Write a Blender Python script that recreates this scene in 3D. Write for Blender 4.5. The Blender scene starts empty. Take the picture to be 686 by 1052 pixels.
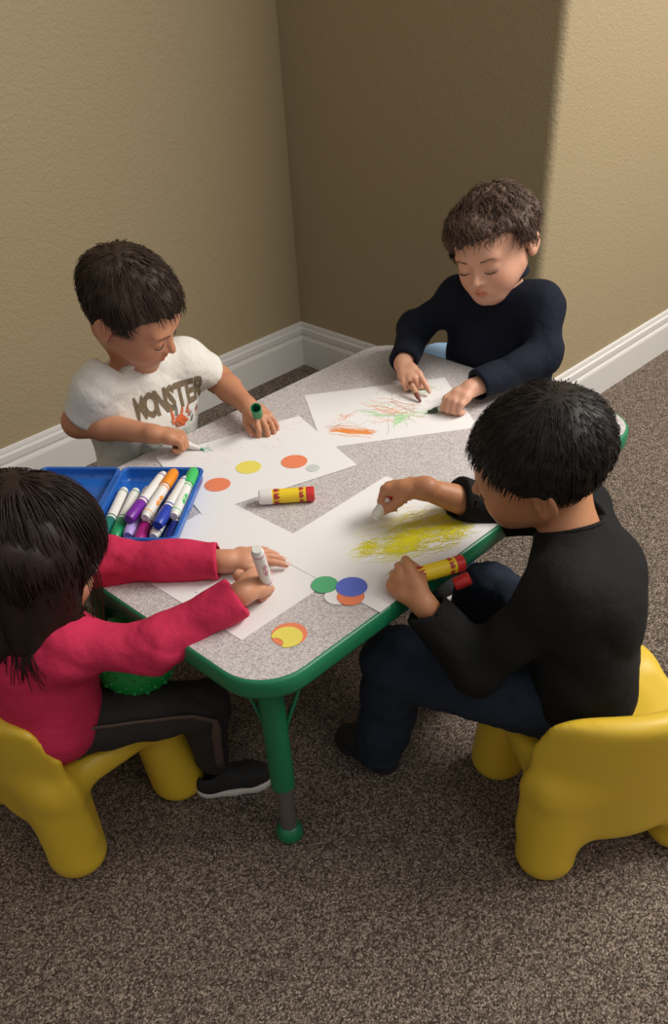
import bpy, math, random
import numpy as np
from mathutils import Vector, Matrix, Euler
from mathutils.bvhtree import BVHTree
random.seed(7); RNG = np.random.default_rng(7)
SC = bpy.context.scene; COL = SC.collection
TZ = .4392                                   # height of the table top
F32 = np.float32
# ------------------------------------------------------------------ materials
MATS = {}
def mat(name, col, rough=.5, sub=0, spec=.5, metal=0, coat=0, bump=None, vary=None, alpha=None, sheen=0, trans=0):
    if name in MATS: return MATS[name]
    m = bpy.data.materials.new(name); m.use_nodes = True; nt = m.node_tree; N = nt.nodes; L = nt.links
    b = N['Principled BSDF']; c = (*col, 1)
    b.inputs['Base Color'].default_value = c; b.inputs['Roughness'].default_value = rough
    b.inputs['Specular IOR Level'].default_value = spec; b.inputs['Metallic'].default_value = metal
    b.inputs['Coat Weight'].default_value = coat; b.inputs['Sheen Weight'].default_value = sheen
    b.inputs['Transmission Weight'].default_value = trans
    if sub:
        b.inputs['Subsurface Weight'].default_value = sub; b.inputs['Subsurface Radius'].default_value = (1, .35, .2)
        b.inputs['Subsurface Scale'].default_value = .006
    tc = N.new('ShaderNodeTexCoord')
    if vary:                                  # (scale, amount) soft mottling of the colour
        nz = N.new('ShaderNodeTexNoise'); nz.inputs['Scale'].default_value = vary[0]; nz.inputs['Detail'].default_value = 5
        L.new(tc.outputs['Object'], nz.inputs['Vector'])
        mx = N.new('ShaderNodeMix'); mx.data_type = 'RGBA'
        a = vary[1]; mx.inputs[6].default_value = (*[x*(1-a) for x in col], 1); mx.inputs[7].default_value = (*[min(1, x*(1+a)) for x in col], 1)
        L.new(nz.outputs['Fac'], mx.inputs[0]); L.new(mx.outputs[2], b.inputs['Base Color'])
    if bump:                                  # list of (scale, strength, distance)
        prev = None
        for sc_, st, di in bump:
            nz = N.new('ShaderNodeTexNoise'); nz.inputs['Scale'].default_value = sc_; nz.inputs['Detail'].default_value = 3
            L.new(tc.outputs['Object'], nz.inputs['Vector'])
            bp = N.new('ShaderNodeBump'); bp.inputs['Strength'].default_value = st; bp.inputs['Distance'].default_value = di
            L.new(nz.outputs['Fac'], bp.inputs['Height'])
            if prev: L.new(prev.outputs['Normal'], bp.inputs['Normal'])
            prev = bp
        L.new(prev.outputs['Normal'], b.inputs['Normal'])
    if alpha is not None: b.inputs['Alpha'].default_value = alpha
    MATS[name] = m; return m
def wall_mat():
    m = mat('wall_paint', (.345, .272, .160), .62, spec=.35, bump=[(200, .65, .0022), (80, .35, .003)], vary=(1.5, .03)); return m
def carpet_mat():
    m = bpy.data.materials.new('carpet'); m.use_nodes = True; nt = m.node_tree; N = nt.nodes; L = nt.links
    b = N['Principled BSDF']; b.inputs['Roughness'].default_value = .95; b.inputs['Specular IOR Level'].default_value = .1
    tc = N.new('ShaderNodeTexCoord')
    vo = N.new('ShaderNodeTexVoronoi'); vo.inputs['Scale'].default_value = 400; L.new(tc.outputs['Object'], vo.inputs['Vector'])
    sp = N.new('ShaderNodeSeparateColor'); L.new(vo.outputs['Color'], sp.inputs['Color'])
    r = N.new('ShaderNodeValToRGB'); L.new(sp.outputs['Red'], r.inputs['Fac'])
    e = r.color_ramp.elements; e[0].position = 0; e[0].color = (.055, .042, .034, 1); e[1].position = 1; e[1].color = (.50, .41, .33, 1)
    for p_, c_ in ((.3, (.11, .084, .068, 1)), (.6, (.22, .170, .138, 1)), (.85, (.34, .27, .22, 1))):
        x = e.new(p_); x.color = c_
    n2 = N.new('ShaderNodeTexNoise'); n2.inputs['Scale'].default_value = 60; n2.inputs['Detail'].default_value = 4; L.new(tc.outputs['Object'], n2.inputs['Vector'])
    mx = N.new('ShaderNodeMix'); mx.data_type = 'RGBA'; mx.blend_type = 'MULTIPLY'; mx.inputs[0].default_value = .35
    r2 = N.new('ShaderNodeValToRGB'); r2.color_ramp.elements[0].position = .35; r2.color_ramp.elements[0].color = (.55, .55, .55, 1); r2.color_ramp.elements[1].position = .65
    L.new(n2.outputs['Fac'], r2.inputs['Fac']); L.new(r.outputs['Color'], mx.inputs[6]); L.new(r2.outputs['Color'], mx.inputs[7]); L.new(mx.outputs[2], b.inputs['Base Color'])
    bp = N.new('ShaderNodeBump'); bp.inputs['Strength'].default_value = .8; bp.inputs['Distance'].default_value = .004; bp.invert = True
    L.new(vo.outputs['Distance'], bp.inputs['Height']); L.new(bp.outputs['Normal'], b.inputs['Normal'])
    return m
def laminate_mat():
    m = bpy.data.materials.new('grey_speckled_laminate'); m.use_nodes = True; nt = m.node_tree; N = nt.nodes; L = nt.links
    b = N['Principled BSDF']; b.inputs['Roughness'].default_value = .42; b.inputs['Specular IOR Level'].default_value = .4
    tc = N.new('ShaderNodeTexCoord'); n = N.new('ShaderNodeTexNoise'); n.inputs['Scale'].default_value = 420; n.inputs['Detail'].default_value = 2
    L.new(tc.outputs['Object'], n.inputs['Vector']); r = N.new('ShaderNodeValToRGB'); L.new(n.outputs['Fac'], r.inputs['Fac'])
    e = r.color_ramp.elements; e[0].position = .36; e[0].color = (.37, .34, .34, 1); e[1].position = .62; e[1].color = (.65, .61, .61, 1)
    x = e.new(.48); x.color = (.52, .485, .48, 1)
    L.new(r.outputs['Color'], b.inputs['Base Color']); return m
def attr_mat(name, attr, rough=.5, sub=0, bump=None, spec=.5, sheen=0):
    m = mat(name, (1, 1, 1), rough, sub, spec, bump=bump, sheen=sheen); nt = m.node_tree
    a = nt.nodes.new('ShaderNodeAttribute'); a.attribute_name = attr
    nt.links.new(a.outputs['Color'], nt.nodes['Principled BSDF'].inputs['Base Color']); return m
# ------------------------------------------------------------------ objects
def tag(o, label=None, cat=None, group=None, kind=None):
    if label: o['label'] = label
    if cat: o['category'] = cat
    if group: o['group'] = group
    if kind: o['kind'] = kind
    return o
def empty(name, loc=(0, 0, 0), rot=None, **k):
    o = bpy.data.objects.new(name, None); COL.objects.link(o); o.location = loc; o.empty_display_size = .05
    if rot is not None: o.rotation_mode = 'QUATERNION'; o.rotation_quaternion = rot
    return tag(o, **k)
def link(name, me, m, parent=None, smooth=True):
    o = bpy.data.objects.new(name, me); COL.objects.link(o)
    if m: me.materials.append(m)
    if smooth: me.polygons.foreach_set('use_smooth', [True]*len(me.polygons))
    if parent: o.parent = parent
    return o
def mesh(name, V, Fc, m, parent=None, smooth=True, col=None, off=None, attr='tint'):
    me = bpy.data.meshes.new(name); V = np.asarray(V, float)
    if off is not None: V = V-np.array(off)
    me.from_pydata(V.tolist(), [], [list(map(int, q)) for q in Fc]); me.update()
    if col is not None:
        a = me.color_attributes.new(attr, 'FLOAT_COLOR', 'POINT'); a.data.foreach_set('color', np.hstack([col, np.ones((len(col), 1))]).ravel())
    return link(name, me, m, parent, smooth)
class MB:                                     # gathers shapes into one mesh
    def __init__(s): s.V = []; s.F = []; s.C = []
    def add(s, V, Fc, c=None):
        o = len(s.V); s.V += [tuple(map(float, v)) for v in V]; s.F += [[i+o for i in q] for q in Fc]
        s.C += [c or (1, 1, 1)]*len(V)
    def box(s, lo, hi):
        x, y, z = lo; X, Y, Z = hi
        s.add([(x, y, z), (X, y, z), (X, Y, z), (x, Y, z), (x, y, Z), (X, y, Z), (X, Y, Z), (x, Y, Z)],
              [(3, 2, 1, 0), (4, 5, 6, 7), (0, 1, 5, 4), (1, 2, 6, 5), (2, 3, 7, 6), (3, 0, 4, 7)])
    def lathe(s, prof, seg=24, M=None):       # prof: (r, z) pairs, closed at the ends when r == 0
        V = []; Fc = []
        for r, z in prof:
            for i in range(seg):
                a = 2*math.pi*i/seg; V.append((r*math.cos(a), r*math.sin(a), z))
        for j in range(len(prof)-1):
            for i in range(seg):
                k = (i+1) % seg; Fc.append((j*seg+i, j*seg+k, (j+1)*seg+k, (j+1)*seg+i))
        if prof[0][0] > 1e-6: Fc.append(tuple(range(seg-1, -1, -1)))
        if prof[-1][0] > 1e-6: Fc.append(tuple((len(prof)-1)*seg+i for i in range(seg)))
        if M is not None: V = [tuple(M @ Vector(v)) for v in V]
        s.add(V, Fc)
    def tube(s, pts, rad, seg=8, c=None, flat=1.0):
        pts = [Vector(p) for p in pts]; n = len(pts)
        rad = rad if hasattr(rad, '__len__') else [rad]*n
        V = []; Fc = []; up = None
        for i, p in enumerate(pts):
            t = (pts[min(i+1, n-1)]-pts[max(i-1, 0)]).normalized()
            if up is None: up = t.orthogonal().normalized()
            up = (up-t*up.dot(t)).normalized(); w = t.cross(up)
            for k in range(seg):
                a = 2*math.pi*k/seg; V.append(p+(up*math.cos(a)*flat+w*math.sin(a))*rad[i])
        for i in range(n-1):
            for k in range(seg):
                q = (k+1) % seg; Fc.append((i*seg+k, i*seg+q, (i+1)*seg+q, (i+1)*seg+k))
        Fc.append(tuple(range(seg-1, -1, -1))); Fc.append(tuple((n-1)*seg+k for k in range(seg)))
        s.add(V, Fc, c)
    def prism(s, poly, z0, z1):               # poly: ccw outline in xy
        n = len(poly); V = [(x, y, z0) for x, y in poly]+[(x, y, z1) for x, y in poly]
        s.add(V, [tuple(range(n-1, -1, -1)), tuple(range(n, 2*n))]+[(i, (i+1) % n, n+(i+1) % n, n+i) for i in range(n)])
    def build(s, name, m, parent=None, smooth=False, off=None, col=False, bevel=0):
        o = mesh(name, s.V, s.F, m, parent, smooth, np.array(s.C, float) if col else None, off)
        if bevel:
            b = o.modifiers.new('bevel', 'BEVEL'); b.width = bevel; b.segments = 3; b.limit_method = 'ANGLE'; b.angle_limit = math.radians(40); b.harden_normals = False
        return o
def autosmooth(o, deg=35):
    me = o.data; me.polygons.foreach_set('use_smooth', [True]*len(me.polygons))
    me.set_sharp_from_angle(angle=math.radians(deg)); return o
# ------------------------------------------------------------------ distance-field sculpting
def smin(a, b, k):
    if k <= 0: return np.minimum(a, b)
    h = np.maximum(k-np.abs(a-b), 0)/k; return np.minimum(a, b)-h*h*k*F32(.25)
def smax(a, b, k): return -smin(-a, -b, k)
def V3(v): return np.array(v, F32)
def rc(P, a, b, ra, rb=None):
    a = V3(a); b = V3(b); rb = ra if rb is None else rb; ba = b-a; q = P-a
    t = np.clip(q @ ba/max(float(ba @ ba), 1e-9), 0, 1).astype(F32)
    d = q-t[:, None]*ba; return np.sqrt((d*d).sum(1))-(ra+(rb-ra)*t)
def chain(P, pts, rs, k=.0):
    d = rc(P, pts[0], pts[1], rs[0], rs[1])
    for i in range(1, len(pts)-1): d = smin(d, rc(P, pts[i], pts[i+1], rs[i], rs[i+1]), k)
    return d
def ell(P, c, r, M=None):
    q = P-V3(c)
    if M is not None: q = q @ M.astype(F32)
    r = V3(r); k0 = np.sqrt(((q/r)**2).sum(1)); k1 = np.sqrt(((q/(r*r))**2).sum(1))+1e-9
    return k0*(k0-1)/k1
def rbox(P, c, h, r, M=None):
    q = P-V3(c)
    if M is not None: q = q @ M.astype(F32)
    q = np.abs(q)-(V3(h)-r); return np.sqrt((np.maximum(q, 0)**2).sum(1))+np.minimum(q.max(1), 0)-r
def plane(P, p, n):
    n = V3(n); n = n/np.linalg.norm(n); return (P-V3(p)) @ n
def near(P, c, R, fn):                        # evaluates fn only close to the ball (c, R) that holds it
    d = np.sqrt(((P-V3(c))**2).sum(1))-F32(R); m = d < .035
    if m.any(): d = d.copy(); d[m] = fn(P[m])
    return d.astype(F32)
def wrinkle(P, seed, freq, amp):
    r = np.random.default_rng(seed); d = np.zeros(len(P), F32)
    for i in range(4):
        k = r.normal(size=3); k = (k/np.linalg.norm(k)*freq*r.uniform(.6, 1.6)).astype(F32)
        k2 = (r.normal(size=3)*freq*.45).astype(F32)
        d += (1-2*np.abs(np.sin(P @ k+1.6*np.sin(P @ k2+r.uniform(0, 6)))))*F32(1/(i+1.5))
    return d*F32(amp)
def sculpt(fn, lo, hi, h):
    lo = np.array(lo, float); hi = np.array(hi, float); c = 4
    n = (np.ceil((hi-lo)/(h*c)).astype(int))*c+1
    cn = (n-1)//c+1
    g = np.stack(np.meshgrid(*[lo[i]+np.arange(cn[i])*h*c for i in range(3)], indexing='ij'), -1).reshape(-1, 3).astype(F32)
    D0 = fn(g).reshape(cn)
    D = np.repeat(np.repeat(np.repeat(D0, c, 0), c, 1), c, 2)[:n[0], :n[1], :n[2]]
    nb = np.abs(D0) < h*c*1.9+.002
    big = np.zeros_like(nb)                   # refine the coarse node and the block that follows and precedes it
    big |= nb
    for ax in range(3):
        s = np.zeros_like(big); sl = [slice(None)]*3; sr = [slice(None)]*3; sl[ax] = slice(1, None); sr[ax] = slice(None, -1)
        s[tuple(sr)] |= big[tuple(sl)]; big = big | s
    m = np.repeat(np.repeat(np.repeat(big, c, 0), c, 1), c, 2)[:n[0], :n[1], :n[2]]
    idx = np.argwhere(m); D = D.astype(F32).copy()
    for s in range(0, len(idx), 400000):
        ii = idx[s:s+400000]; D[ii[:, 0], ii[:, 1], ii[:, 2]] = fn((lo+ii*h).astype(F32))
    return nets(D, lo, h)
def nets(D, lo, h):
    S = D < 0; n = np.array(D.shape)
    cnt = np.zeros(n-1, np.int8)
    for i in (0, 1):
        for j in (0, 1):
            for k in (0, 1): cnt += S[i:n[0]-1+i, j:n[1]-1+j, k:n[2]-1+k]
    act = (cnt > 0) & (cnt < 8); ci = np.argwhere(act); ids = -np.ones(n-1, np.int64); ids[act] = np.arange(len(ci))
    acc = np.zeros((len(ci), 3)); num = np.zeros(len(ci))
    cor = [(i, j, k) for i in (0, 1) for j in (0, 1) for k in (0, 1)]
    for a in cor:
        for ax in range(3):
            if a[ax]: continue
            b = list(a); b[ax] = 1
            A = ci+a; B = ci+b; da = D[A[:, 0], A[:, 1], A[:, 2]]; db = D[B[:, 0], B[:, 1], B[:, 2]]
            x = (da < 0) != (db < 0); t = np.where(x, da/np.where(x, da-db, 1), 0)
            p = np.array(a, float)[None].repeat(len(ci), 0); p[:, ax] += t
            acc[x] += p[x]; num[x] += 1
    V = lo+(ci+acc/num[:, None])*h
    Fs = []
    for ax in range(3):
        u, w = (ax+1) % 3, (ax+2) % 3
        sl0 = [slice(1, -1)]*3; sl1 = [slice(1, -1)]*3; sl0[ax] = slice(0, n[ax]-1); sl1[ax] = slice(1, n[ax])
        a = S[tuple(sl0)]; b = S[tuple(sl1)]; e = np.argwhere(a != b); 
        off = np.array([1, 1, 1]); off[ax] = 0; e = e+off; inside = S[e[:, 0], e[:, 1], e[:, 2]]
        du = np.zeros(3, int); du[u] = 1; dw = np.zeros(3, int); dw[w] = 1
        def I(q): return ids[q[:, 0], q[:, 1], q[:, 2]]
        Q = np.stack([I(e-du-dw), I(e-dw), I(e), I(e-du)], 1)
        Q[~inside] = Q[~inside][:, ::-1]; Fs.append(Q)
    Fa = np.vstack(Fs); Fa = Fa[(Fa >= 0).all(1)]
    return V, Fa
def relax(V, Fa, it=1, w=.5):                 # light smoothing that takes the voxel steps away
    for _ in range(it):
        s = np.zeros_like(V); c = np.zeros(len(V))
        for i in range(4):
            for j in (1, 3):
                np.add.at(s, Fa[:, i], V[Fa[:, (i+j) % 4]]); np.add.at(c, Fa[:, i], 1)
        V = V*(1-w)+s/np.maximum(c, 1)[:, None]*w
    return V
def npmesh(name, V, Fa, m, parent, col=None, off=None, attr='tint'):
    me = bpy.data.meshes.new(name); V = V-(np.array(off) if off is not None else 0)
    me.vertices.add(len(V)); me.vertices.foreach_set('co', V.astype(F32).ravel())
    me.loops.add(Fa.size); me.loops.foreach_set('vertex_index', Fa.astype(np.int32).ravel())
    me.polygons.add(len(Fa)); me.polygons.foreach_set('loop_start', np.arange(0, Fa.size, 4, dtype=np.int32))
    me.update(calc_edges=True); me.validate()
    if col is not None:
        a = me.color_attributes.new(attr, 'FLOAT_COLOR', 'POINT'); a.data.foreach_set('color', np.hstack([col, np.ones((len(col), 1))]).astype(F32).ravel())
    return link(name, me, m, parent, True)
def bvh_of(V, Fa): return BVHTree.FromPolygons([tuple(v) for v in V.tolist()], Fa.tolist())
# ------------------------------------------------------------------ the room
XB, YL, YR, XL0, XR1 = 1.4335, 1.428, .561, -2.6, 4.2
WM = wall_mat(); CM = carpet_mat()
b = MB(); b.add([(-3, -3, 0), (XR1, -3, 0), (XR1, YL+.1, 0), (-3, YL+.1, 0)], [(0, 1, 2, 3)]); tag(b.build('floor', CM), kind='structure')
b = MB(); b.box((-3, YL, 0), (XB+.3, YL+.12, 2.6)); tag(b.build('wall_left', WM), kind='structure')
def corner(a0, a1, r=.022, n=6): return [(XB+r-r*math.cos(math.radians(a0+(a1-a0)*i/n)), YR+r-r*math.sin(math.radians(a0+(a1-a0)*i/n))) for i in range(n+1)]
b = MB(); p = [(XB, YL)]+corner(0, 45)+[(XB+.1, YR+.1), (XB+.1, YL)]; b.prism(p, 0, 2.6); tag(autosmooth(b.build('wall_back', WM), 20), kind='structure')
b = MB(); p = corner(45, 90)+[(XR1, YR), (XR1, YR+.1), (XB+.1, YR+.1)]; b.prism(p, 0, 2.6); tag(autosmooth(b.build('wall_right', WM), 20), kind='structure')
TRIM = mat('white_trim_paint', (.66, .64, .61), .35, spec=.5)
PROF = [(0, 0), (.0145, 0), (.0145, .086), (.0125, .092), (.0085, .094), (.0085, .099), (.0115, .103), (.0115, .118), (.0085, .1205), (.0065, .122), (.0065, .128), (.005, .134), (0, .136)]
def baseboard(name, a, bb, nrm, m0, m1):      # profile run from a to bb, mitred by m0 / m1 times its thickness
    a = Vector(a); bb = Vector(bb); d = (bb-a).normalized(); n = Vector(nrm); V = []
    for P0, mm, sg in ((a, m0, 1), (bb, m1, -1)):
        for t, z in PROF: q = P0+n*(t+.0004)+d*(sg*mm*t); V.append((q.x, q.y, z))
    k = len(PROF); Fc = [(i, (i+1) % k, k+(i+1) % k, k+i) for i in range(k)]+[tuple(range(k-1, -1, -1)), tuple(range(k, 2*k))]
    o = mesh(name, V, Fc, TRIM, smooth=False); tag(o, kind='structure'); return o
baseboard('baseboard_left', (-3, YL), (XB, YL), (0, -1), 0, 1)
baseboard('baseboard_back', (XB, YL), (XB, YR), (-1, 0), 1, -1)
baseboard('baseboard_right', (XB, YR), (XR1, YR), (0, -1), -1, 0)
# ------------------------------------------------------------------ the table
GREEN = mat('green_plastic_edge', (.012, .19, .085), .35, spec=.5)
GREENP = mat('green_painted_steel', (.01, .17, .075), .3, spec=.5, bump=[(300, .05, .001)])
LAM = laminate_mat(); TW, TD = .914, .61
def rrect(x0, y0, x1, y1, r, n=10):
    o = []
    for cx, cy, a in ((x1-r, y0+r, -90), (x1-r, y1-r, 0), (x0+r, y1-r, 90), (x0+r, y0+r, 180)):
        for i in range(n+1): t = math.radians(a+90*i/n); o.append((cx+r*math.cos(t), cy+r*math.sin(t)))
    return o
table = empty('activity_table', (TW/2, TD/2, 0), label='low rectangular play table with grey speckled top, green edge band and green legs', cat='table')
TO = (TW/2, TD/2, 0)
b = MB(); b.prism(rrect(.004, .004, TW-.004, TD-.004, .07), TZ-.028, TZ); b.build('tabletop', LAM, table, off=TO)['label'] = 'grey speckled laminate top'
b = MB(); pr_ = [(-.004, -.0005), (-.001, -.0008), (.0012, -.004), (.0016, -.014), (.0012, -.026), (-.001, -.031), (-.008, -.031)]
loops = [[(x, y) for x, y in rrect(-t, -t, TW+t, TD+t, .074+t)] for t, z in pr_]; n_ = len(loops[0]); V = []; Fc = []
for (t, z), lp in zip(pr_, loops): V += [(x, y, TZ+z) for x, y in lp]
for j in range(len(pr_)-1): Fc += [(j*n_+(i+1) % n_, j*n_+i, (j+1)*n_+i, (j+1)*n_+(i+1) % n_) for i in range(n_)]
b.add(V, Fc); b.build('edge_band', GREEN, table, smooth=True, off=TO)['label'] = 'green plastic edge band'
INS = mat('grey_steel_tube', (.16, .14, .13), .45, metal=.4)
for sx in (0, 1):
    for sy in (0, 1):
        lx = .083 if sx == 0 else TW-.083; ly = .092 if sy == 0 else TD-.092; ux = -1 if sx else 1; uy = -1 if sy else 1
        b = MB(); b.lathe([(.030, TZ-.0282), (.030, TZ-.036), (.0185, TZ-.04), (.0188, .132), (.0165, .130), (0, .130)][::-1], 28, Matrix.Translation((lx, ly, 0)))
        leg = autosmooth(b.build('leg', GREENP, table, off=TO)); 
        b = MB(); b.lathe([(0, .012), (.0135, .012), (.0135, .1305), (0, .1305)], 24, Matrix.Translation((lx, ly, 0))); q = autosmooth(b.build('leg_extension', INS, leg, off=TO)); q['label'] = 'grey steel lower tube'
        b = MB(); b.lathe([(0, 0), (.017, .0), (.0215, .006), (.0225, .014), (.020, .024), (.0165, .029), (.0150, .031), (0, .031)], 24, Matrix.Translation((lx, ly, .0))); b.build('foot_cap', GREENP, leg, smooth=True, off=TO)
        for dx, dy in ((1, 0), (0, 1)):
            p0 = Vector((lx+ux*dx*.017, ly+uy*dy*.017, .235)); p1 = Vector((lx+ux*dx*.12, ly+uy*dy*.12, TZ-.034))
            b = MB(); b.tube([p0, p0+Vector((ux*dx*.006, uy*dy*.006, .014)), p1, p1+Vector((ux*dx*.02, uy*dy*.02, .001))], .0034, 8); b.build('brace', GREENP, leg, smooth=True, off=TO)
# ------------------------------------------------------------------ chairs
def chair_fn(P):
    x, y, z = P[:, 0], P[:, 1], P[:, 2]
    d = rbox(P, (0, .005, .185), (.142, .132, .026), .022)
    d = smax(d, -ell(P, (0, .01, .262), (.115, .115, .062)), .012)     # shallow dish of the seat
    for sx in (-1, 1):
        for sy in (-1, 1):
            lg = rc(P, (sx*.110, sy*.102, .030), (sx*.102, sy*(.092 if sy < 0 else .094), .17), .0465, .0445)
            lg = smax(lg, -z, .012); d = smin(d, lg, .022)
    R = .195; cy = .062; rr = np.sqrt(x*x+(y-cy)**2)
    lean = (z-.2)*.06
    wall = np.abs(rr-R-lean)-.021
    wall = smax(wall, (y+.084+np.clip(z-.26, 0, 1)*.30), .018)
    top = z-(.338-.9*x*x*0)
    wall = smax(wall, top, .026); wall = smax(wall, .070-z, .03)
    d = smin(d, wall, .03)
    return d.astype(F32)
CHV, CHF = sculpt(chair_fn, (-.25, -.24, -.01), (.25, .2, .37), .0048); CHV = relax(CHV, CHF, 2)
CHV[:, 2] = np.maximum(CHV[:, 2], 0)
YEL = mat('yellow_moulded_plastic', (.70, .47, .035), .38, sub=0, spec=.5, bump=[(900, .06, .0005)])
BLUC = mat('light_blue_moulded_plastic', (.30, .47, .68), .4, spec=.5)
def chair(loc, face, m, label):
    a = math.atan2(-face[0], face[1]); o = npmesh('toddler_chair', CHV, CHF, m, None); o.location = (*loc, 0); o.rotation_euler = (0, 0, a)
    return tag(o, label=label, cat='chair', group='chunky toddler chairs')
chair((-.074, .423), (1, .0), YEL, 'chunky yellow plastic toddler chair under the girl in pink, at the left edge')
chair((.462, -.220), (.555, .83), YEL, 'chunky yellow plastic toddler chair under the boy in black, at the right edge')
chair((1.055, .56), (-1, .0), BLUC, 'light blue plastic toddler chair behind the far boy in navy')
# ------------------------------------------------------------------ paper, paper circles
PAPER = mat('white_paper', (.80, .79, .79), .7, spec=.2, bump=[(40, .08, .002)])
def sheet(label, c0, ux, lx, uy, ly, z):
    c0 = Vector((*c0, z)); ux = Vector((*ux, 0)).normalized(); uy = Vector((*uy, 0)).normalized(); nx, ny = 14, 18
    ctr = c0+ux*lx/2+uy*ly/2; V = []; Fc = []
    for s in (0, 1):
        for i in range(nx+1):
            for j in range(ny+1): q = c0+ux*lx*i/nx+uy*ly*j/ny-ctr; V.append((q.x, q.y, s*.0004))
    k = (nx+1)*(ny+1); I = lambda i, j: i*(ny+1)+j
    fl = ux.cross(uy).z > 0
    for i in range(nx):
        for j in range(ny):
            q = [I(i, j), I(i+1, j), I(i+1, j+1), I(i, j+1)]
            if not fl: q = q[::-1]
            Fc.append(q[::-1]); Fc.append([v+k for v in q])
    ring = [I(i, 0) for i in range(nx)]+[I(nx, j) for j in range(ny)]+[I(i, ny) for i in range(nx, 0, -1)]+[I(0, j) for j in range(ny, 0, -1)]
    if not fl: ring = ring[::-1]
    for a in range(len(ring)): e, g = ring[a], ring[(a+1) % len(ring)]; Fc.append([e, g, g+k, e+k])
    o = mesh('paper_sheet', V, Fc, PAPER, smooth=False); o.location = ctr
    return tag(o, label=label, cat='paper', group='drawing sheets on the table')
Z1, Z2, Z3 = TZ+.0003, TZ+.0009, TZ+.0015
shB = sheet('white sheet with orange and green scribbles in front of the boy in navy', (.6135, .5495), (.812, -.583), .279, (-.583, -.812), .216, Z1)
shC = sheet('white sheet with a few purple dots under the hands of the girl in pink', (.056, .1005), (1, 0), .2155, (-.012, 1), .279, Z1)
shA = sheet('white sheet with orange and yellow circles in front of the boy in white', (.481, .289), (-.953, .301), .279, (.301, .953), .2165, Z2)
shD = sheet('white sheet with the big yellow scribble before the boy in black', (.2135, .0005), (1, .012), .272, (-.006, 1), .2235, Z2)
def ink(name, col, a=1.0): return mat(name, col, .6, spec=.2, alpha=a)
class Strokes:                                # flat pen lines lying on a sheet
    def __init__(s): s.b = MB(); s.n = 0
    def line(s, pts, w, z):
        pts = [Vector((p[0], p[1], 0)) for p in pts]; V = []; z = z+s.n*1.1e-6; s.n += 1
        for i, p in enumerate(pts):
            t = (pts[min(i+1, len(pts)-1)]-pts[max(i-1, 0)]).normalized(); nn = Vector((-t.y, t.x, 0))*w/2
            V += [(p+nn)[:2]+(z,), (p-nn)[:2]+(z,)]
        s.b.add(V, [(2*i, 2*i+1, 2*i+3, 2*i+2) for i in range(len(pts)-1)])
    def build(s, name, m, sh): return s.b.build(name, m, sh, off=sh.location)
def wig(c, d, L, amp, n=7, rot=0):            # a wobbly stroke about c along direction d
    d = Vector((d[0], d[1], 0)).normalized(); q = Vector((-d.y, d.x, 0)); f = random.uniform(2, 5); ph = random.uniform(0, 6); o = []
    for i in range(n):
        t = i/(n-1)-.5; p = Vector((c[0], c[1], 0))+d*t*L+q*amp*math.sin(f*t*2+ph); o.append((p.x, p.y))
    return o
def rot2(x, y, o, a, bb): return (o[0]+a[0]*x+bb[0]*y, o[1]+a[1]*x+bb[1]*y)
# --- scribbles
P = lambda x, y: (x, y)
OR_, GRN, BRN, PUR, YLI = ink('orange_ink', (.80, .27, .06)), ink('green_ink', (.36, .70, .33)), ink('brown_ink', (.48, .27, .17)), ink('purple_ink', (.12, .05, .25)), ink('yellow_ink', (.74, .66, .02)); YLF = ink('faint_yellow_ink', (.76, .73, .34))
zB = Z1+.00045
s = Strokes()
for i in range(34): s.line(wig((.566+random.gauss(0, .007), .376+random.gauss(0, .006)), (.55, -1+random.gauss(0, .12)), random.uniform(.045, .085), .002), .0013, zB)
for i in range(5): s.line(wig((.592+random.gauss(0, .006), .43+random.gauss(0, .008)), (1, -.3+random.gauss(0, .5)), random.uniform(.02, .05), .004), .0009, zB)
for i in range(13): s.line(wig((.672+random.gauss(0, .02), .372+random.gauss(0, .02)), (.4, -1+random.gauss(0, .3)), random.uniform(.04, .09), .005), .0012, zB)
s.build('orange_scribble', OR_, shB)
s = Strokes()
for i in range(16): s.line(wig((.652+random.gauss(0, .008), .338+random.gauss(0, .009)), (random.gauss(.6, .5), random.gauss(.6, .5)), random.uniform(.02, .05), .004), .0014, zB+.00005)
for i in range(9): s.line(wig((.655+random.gauss(0, .012), .40+random.gauss(0, .014)), (.3, -1+random.gauss(0, .3)), random.uniform(.03, .08), .004), .001, zB+.00005)
s.build('green_scribble', GRN, shB); s = Strokes()
for i in range(12): s.line(wig((.772+random.gauss(0, .010), .382+random.gauss(0, .010)), (random.gauss(.4, .5), random.gauss(-.6, .5)), random.uniform(.015, .04), .004), .0014, zB+.00005)
s.build('green_scribble', GRN, shB); s = Strokes()
for i in range(6): s.line(wig((.70+random.gauss(0, .01), .315+random.gauss(0, .01)), (1, -.4+random.gauss(0, .3)), random.uniform(.03, .06), .006), .001, zB+.00005)
s.build('green_scribble', GRN, shB)
s = Strokes()
for i in range(20): s.line(wig((.69+random.gauss(0, .045), .37+random.gauss(0, .03)), (random.gauss(.5, .6), random.gauss(-.7, .6)), random.uniform(.03, .09), .008, 9), .0006, zB+.0001)
for i in range(4): s.line(wig((.56+random.gauss(0, .012), .41+random.gauss(0, .01)), (random.gauss(.9, .3), random.gauss(-.3, .6)), random.uniform(.02, .04), .005, 9), .0006, zB+.0001)
s.build('brown_scribble', BRN, shB)
zD = Z2+.00045
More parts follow.
